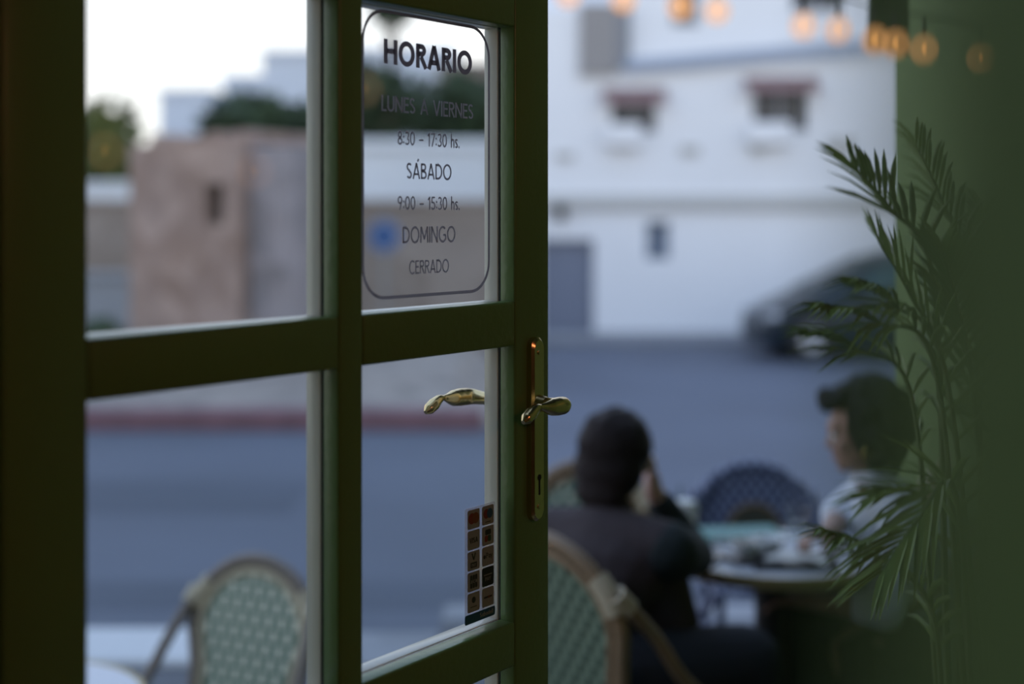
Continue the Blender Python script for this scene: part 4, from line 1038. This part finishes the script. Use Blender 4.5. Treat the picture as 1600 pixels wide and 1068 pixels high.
for s in (-1, 1):
    for nm, pl in (('side_window', [(-.85, .93), (-.40, 1.18), (.12, 1.29), (.12, .95)]), ('side_window', [(.22, .95), (.22, 1.31), (1.15, 1.33), (1.55, 1.02)])):
        b = BM(); yy = lambda z: s * (.865 - .195 * max(0, (z - .96)) / .42 + .012)
        F = [b.verts.new((x, yy(z), z)) for x, z in pl]; G = [b.verts.new((x, yy(z) - s * .06, z)) for x, z in pl]
        b.faces.new(F); b.faces.new(G[::-1])
        for k in range(4): b.faces.new((F[k], G[k], G[(k + 1) % 4], F[(k + 1) % 4]))
        new_obj(nm, b, 'car_glass', car)
    b = BM(); ell(b, (-.80, s * .97, .96), (.09, .10, .07)); new_obj('wing_mirror', b, 'car_paint', car, True)
    b = BM(); ell(b, (-1.80, s * .66, .57), (.16, .12, .07)); new_obj('headlamp', b, 'lamp_glass', car, True)
    for x in (-1.38, 1.28):
        b = BM(); pr_ = [(.17, -.10), (.29, -.10), (.315, -.07), (.315, .07), (.29, .10), (.17, .10), (.17, -.10)]
        lathe(b, pr_, 28)
        for v in b.verts: v.co = Vector((x + v.co.x, s * .79 + v.co.z, .315 + v.co.y))
        wh = new_obj('wheel', b, 'tyre', car, True)
        b = BM(); lathe(b, [(0, .06), (.04, .085), (.06, .06), (.16, .07), (.195, .09), (.195, -.05), (0, -.05)], 24)
        for v in b.verts: v.co = Vector((x + v.co.x, s * (.79 + v.co.z * 1.0 + .012), .315 + v.co.y))
        new_obj('rim', b, 'rim', wh, True)
b = BM()
pl = [(-.60, 1.02), (.02, 1.37)]
V_ = [b.verts.new(p) for p in ((-1.30, -.66, .87), (-1.30, .66, .87), (-.42, .55, 1.31), (-.42, -.55, 1.31))]; b.faces.new(V_); bmesh.ops.solidify(b, geom=b.faces[:], thickness=.03)
new_obj('windscreen', b, 'car_glass', car)

# ------------------------------------------------------------------ across the road, left: tower, walls, trees, houses
tw = thing('stone_tower', 'weathered brown stone tower beyond the red kerb', 'tower', (-3.05, 15.6, .2), R(-28))
b = BM(); wall_open(b, -.95, .55, -.4, 2.28, -.6, .6, [(.10, .34, 1.42, 1.85)])
new_obj('shaft', b, 'tower', tw)
b = BM(); box(b, .08, .36, -.35, -.1, 1.4, 1.9); new_obj('niche', b, 'win_dark', tw)
b = BM(); box(b, .555, 1.05, -.45, .6, -.4, 2.24, bev=.04); new_obj('buttress', b, 'tower_shade', tw)  # right side, coloured as if in shade
b = BM()
for k in range(9): box(b, -.9 + k * .2, -.72 + k * .2, -.35, .35, 2.26, 2.32 + .10 * random.random(), bev=.02)
new_obj('broken_top', b, 'tower', tw)
def rubble_wall(label, x0, x1, y, z0, z1, mat, name='garden_wall', cat='wall'):
    t = thing(name, label, cat, ((x0 + x1) / 2, y, z0)); h = (x1 - x0) / 2
    b = BM(); box(b, -h, h, -.15, .15, 0, z1 - z0 - .08); new_obj('wall_body', b, mat, t)
    b = BM(); box(b, -h - .03, h + .03, -.2, .2, z1 - z0 - .08, z1 - z0, bev=.02); new_obj('coping', b, mat, t)
    return t
rubble_wall('long tan masonry wall under the low white house', -6.5, -.15, 19.0, -.2, 1.92, 'tan')
rubble_wall('low grey wall beside the stone tower', -12, -4.6, 18.2, -.2, .98, 'fence')
fe = thing('slatted_fence', 'grey slatted fence in front of the white garden wall', 'fence', (-8, 19.6, 0))
b = BM()
for k in range(5): box(b, -4, 3.2, -.02, .02, .75 + k * .14, .84 + k * .14)
new_obj('slats', b, 'fence', fe)
for k in range(6):
    b = BM(); box(b, -4 + k * 1.4, -3.92 + k * 1.4, .02, .10, -.2, 1.42); new_obj('post', b, 'fence', fe)
rubble_wall('white garden wall left of the stone tower', -14, -5.6, 24.5, -.2, 2.28, 'white_wall')
def house(label, x0, x1, y, z0, z1, mat='white_far', roof=None, nwin=2, rows_=1, depth=6):
    t = thing('house', label, 'house', ((x0 + x1) / 2, y, z0)); h = (x1 - x0) / 2; H_ = z1 - z0
    b = BM(); box(b, -h, h, 0, depth, 0, H_); new_obj('wall', b, mat, t)
    b = BM()
    if roof:
        V_ = [b.verts.new(p) for p in ((-h - .2, -.3, H_), (h + .2, -.3, H_), (h + .2, depth + .3, H_), (-h - .2, depth + .3, H_), (-h - .2, depth / 2, H_ + 1.0), (h + .2, depth / 2, H_ + 1.0))]
        for q in ((0, 1, 5, 4), (2, 3, 4, 5), (0, 4, 3), (1, 2, 5), (0, 3, 2, 1)): b.faces.new([V_[i] for i in q])
        new_obj('roof', b, 'roof', t)
    else:
        box(b, -h - .08, h + .08, -.1, depth + .1, H_, H_ + .18, bev=.03); new_obj('parapet', b, mat, t)
    for j in range(rows_):
        for k in range(nwin):
            cx = -h + (k + .5) * 2 * h / nwin; cz = H_ - 1.3 - j * 2.4
            if cz < .7: continue
            b = BM(); box(b, cx - .4, cx + .4, -.06, .0, cz - .55, cz + .55, bev=.02); f = new_obj('window', b, 'win_white', t)
            b = BM(); box(b, cx - .33, cx + .33, -.075, -.06, cz - .48, cz + .48); new_obj('pane', b, 'win_dark', f)
    return t
house('low white house above the tan wall seen through the upper pane', -2.9, -.3, 25.0, -.2, 2.86, 'white_wall', nwin=0, depth=4)
house('pale hillside house with flat roof, leftmost above the stone tower', -11.4, -9.75, 46, -.2, 5.6, nwin=0)
house('pale hillside house with taller flat roof behind the stone tower', -9.55, -8.1, 47, -.2, 6.15, nwin=0)
house('pale hillside house with tallest roof near the door mullion', -7.9, -6.2, 45, -.2, 6.75, nwin=0)
house('pale hillside house beyond the dark trees in the sign pane', -5.6, -2.0, 49, -.2, 7.3, nwin=0)
house('pinkish house beside the townhouse behind the sign pane', -2.0, .6, 38, -.2, 5.6, 'tan', nwin=2)
def tree(label, x, y, z0, c, r, n=900, leaf=.22, mat='leaf_tree', seed=1):
    t = thing('tree', label, 'tree', (x, y, z0)); rnd = random.Random(seed)
    b = BM(); tube(b, bez([(0, 0, 0), (.05, .02, (c - z0) * .5), (0, 0, c - z0)], 5), [.16 - .009 * k for k in range(11)], 8)
    for k in range(5):
        a = k * 1.3; tube(b, [(0, 0, (c - z0) * .7), (r[0] * .5 * math.cos(a), r[1] * .5 * math.sin(a), c - z0 + r[2] * .3)], [.06, .02], 6)
    new_obj('trunk', b, 'bark', t, True)
    b = BM()
    lumps = [Vector((rnd.uniform(-.6, .6) * r[0], rnd.uniform(-.6, .6) * r[1], rnd.uniform(-.5, .55) * r[2])) for _ in range(11)]
    for l in lumps: ell(b, l * .8 + Vector((0, 0, c - z0)), [q * .40 for q in r], None, 1)
    for k in range(n):
        l = lumps[k % len(lumps)]; d = Vector((rnd.gauss(0, 1), rnd.gauss(0, 1), rnd.gauss(0, 1))).normalized()
        p = l + Vector((d.x * r[0] * .45, d.y * r[1] * .45, d.z * r[2] * .48)) * rnd.uniform(.85, 1.1) + Vector((0, 0, c - z0))
        u = Vector((rnd.gauss(0, 1), rnd.gauss(0, 1), rnd.gauss(0, 1))).normalized(); v = u.cross(d)
        if v.length < .1: continue
        v = v.normalized(); s = leaf * rnd.uniform(.6, 1.2)
        b.faces.new([b.verts.new(p + u * s), b.verts.new(p + v * s * .5), b.verts.new(p - u * s), b.verts.new(p - v * s * .5)])
    new_obj('crown', b, mat, t)
    return t
tree('rounded dark tree at the left edge of the upper left pane', -7.9, 27.0, -.2, 2.95, (1.25, 1.0, .95), mat='leaf_yellow', seed=1)
tree('dark tree just right of the stone tower', -5.0, 28.2, -.2, 3.55, (1.15, 1.0, .75), seed=2)
tree('dark tree behind the low white house on its left', -2.75, 30.2, -.2, 4.0, (1.25, 1.0, 1.05), seed=3)
tree('dark tree behind the low white house near the frame', -1.3, 32.6, -.2, 4.0, (1.15, 1.0, 1.0), seed=4)
tree('tall olive tree on the hill above the sign lettering', -3.4, 40.0, -.2, 7.45, (.55, .5, .40), mat='leaf_tree', seed=5)
def bush(label, x, y, z0, r, mat, seed, n=300):
    rnd = random.Random(seed); b = BM()
    ell(b, (0, 0, r * .65), (r * .7, r * .6, r * .62), None, 2)
    for k in range(n):
        d = Vector((rnd.gauss(0, 1), rnd.gauss(0, 1), abs(rnd.gauss(0, 1)))).normalized(); p = Vector((d.x * r, d.y * r * .85, d.z * r * 1.25)) * rnd.uniform(.7, 1)
        u = Vector((rnd.gauss(0, 1), rnd.gauss(0, 1), rnd.gauss(0, 1))).normalized(); v = u.cross(d).normalized(); s = .07
        b.faces.new([b.verts.new(p + u * s), b.verts.new(p + v * s * .5), b.verts.new(p - u * s), b.verts.new(p - v * s * .5)])
    o = new_obj('bush', b, mat, None, False, (x, y, z0)); return tag(o, label, 'bush')
bush('small green bush at the foot of the stone tower', -4.35, 15.0, .22, .34, 'leaf_tree', 9)
# blue round sign
t = thing('road_sign', 'round blue road sign on a pole seen through the sign pane', 'sign', (-1.60, 17.8, -.15))
b = BM(); tube(b, [(0, .03, 0), (0, .03, 1.85)], .03, 10); new_obj('pole', b, 'steel', t, True)
b = BM(); tube(b, [(0, -.02, 1.60), (0, 0.0, 1.60)], .21, 28); sp_ = new_obj('sign_plate', b, 'sign_blue', t, True)
b = BM(); ring = [(.175 * math.cos(2 * math.pi * k / 28), -.022, 1.60 + .175 * math.sin(2 * math.pi * k / 28)) for k in range(28)]; tube(b, ring, .006, 6, closed=True)
new_obj('sign_ring', b, 'sign_white', sp_)
# hills far behind
b = BM(); V = {}
for i in range(41):
    for j in range(7):
        x = -80 + i * 4; y = 75 + j * 10
        V[i, j] = b.verts.new((x, y, -1 + (math.sin(j / 6 * math.pi / 2)) * (5.0 + 2.2 * math.sin(i * .45) + 1.3 * math.sin(i * 1.13 + 1))))
for i in range(40):
    for j in range(6): b.faces.new((V[i, j], V[i + 1, j], V[i + 1, j + 1], V[i, j + 1]))
struct('hill', b, 'hill', 'low green hill far behind the houses', True)
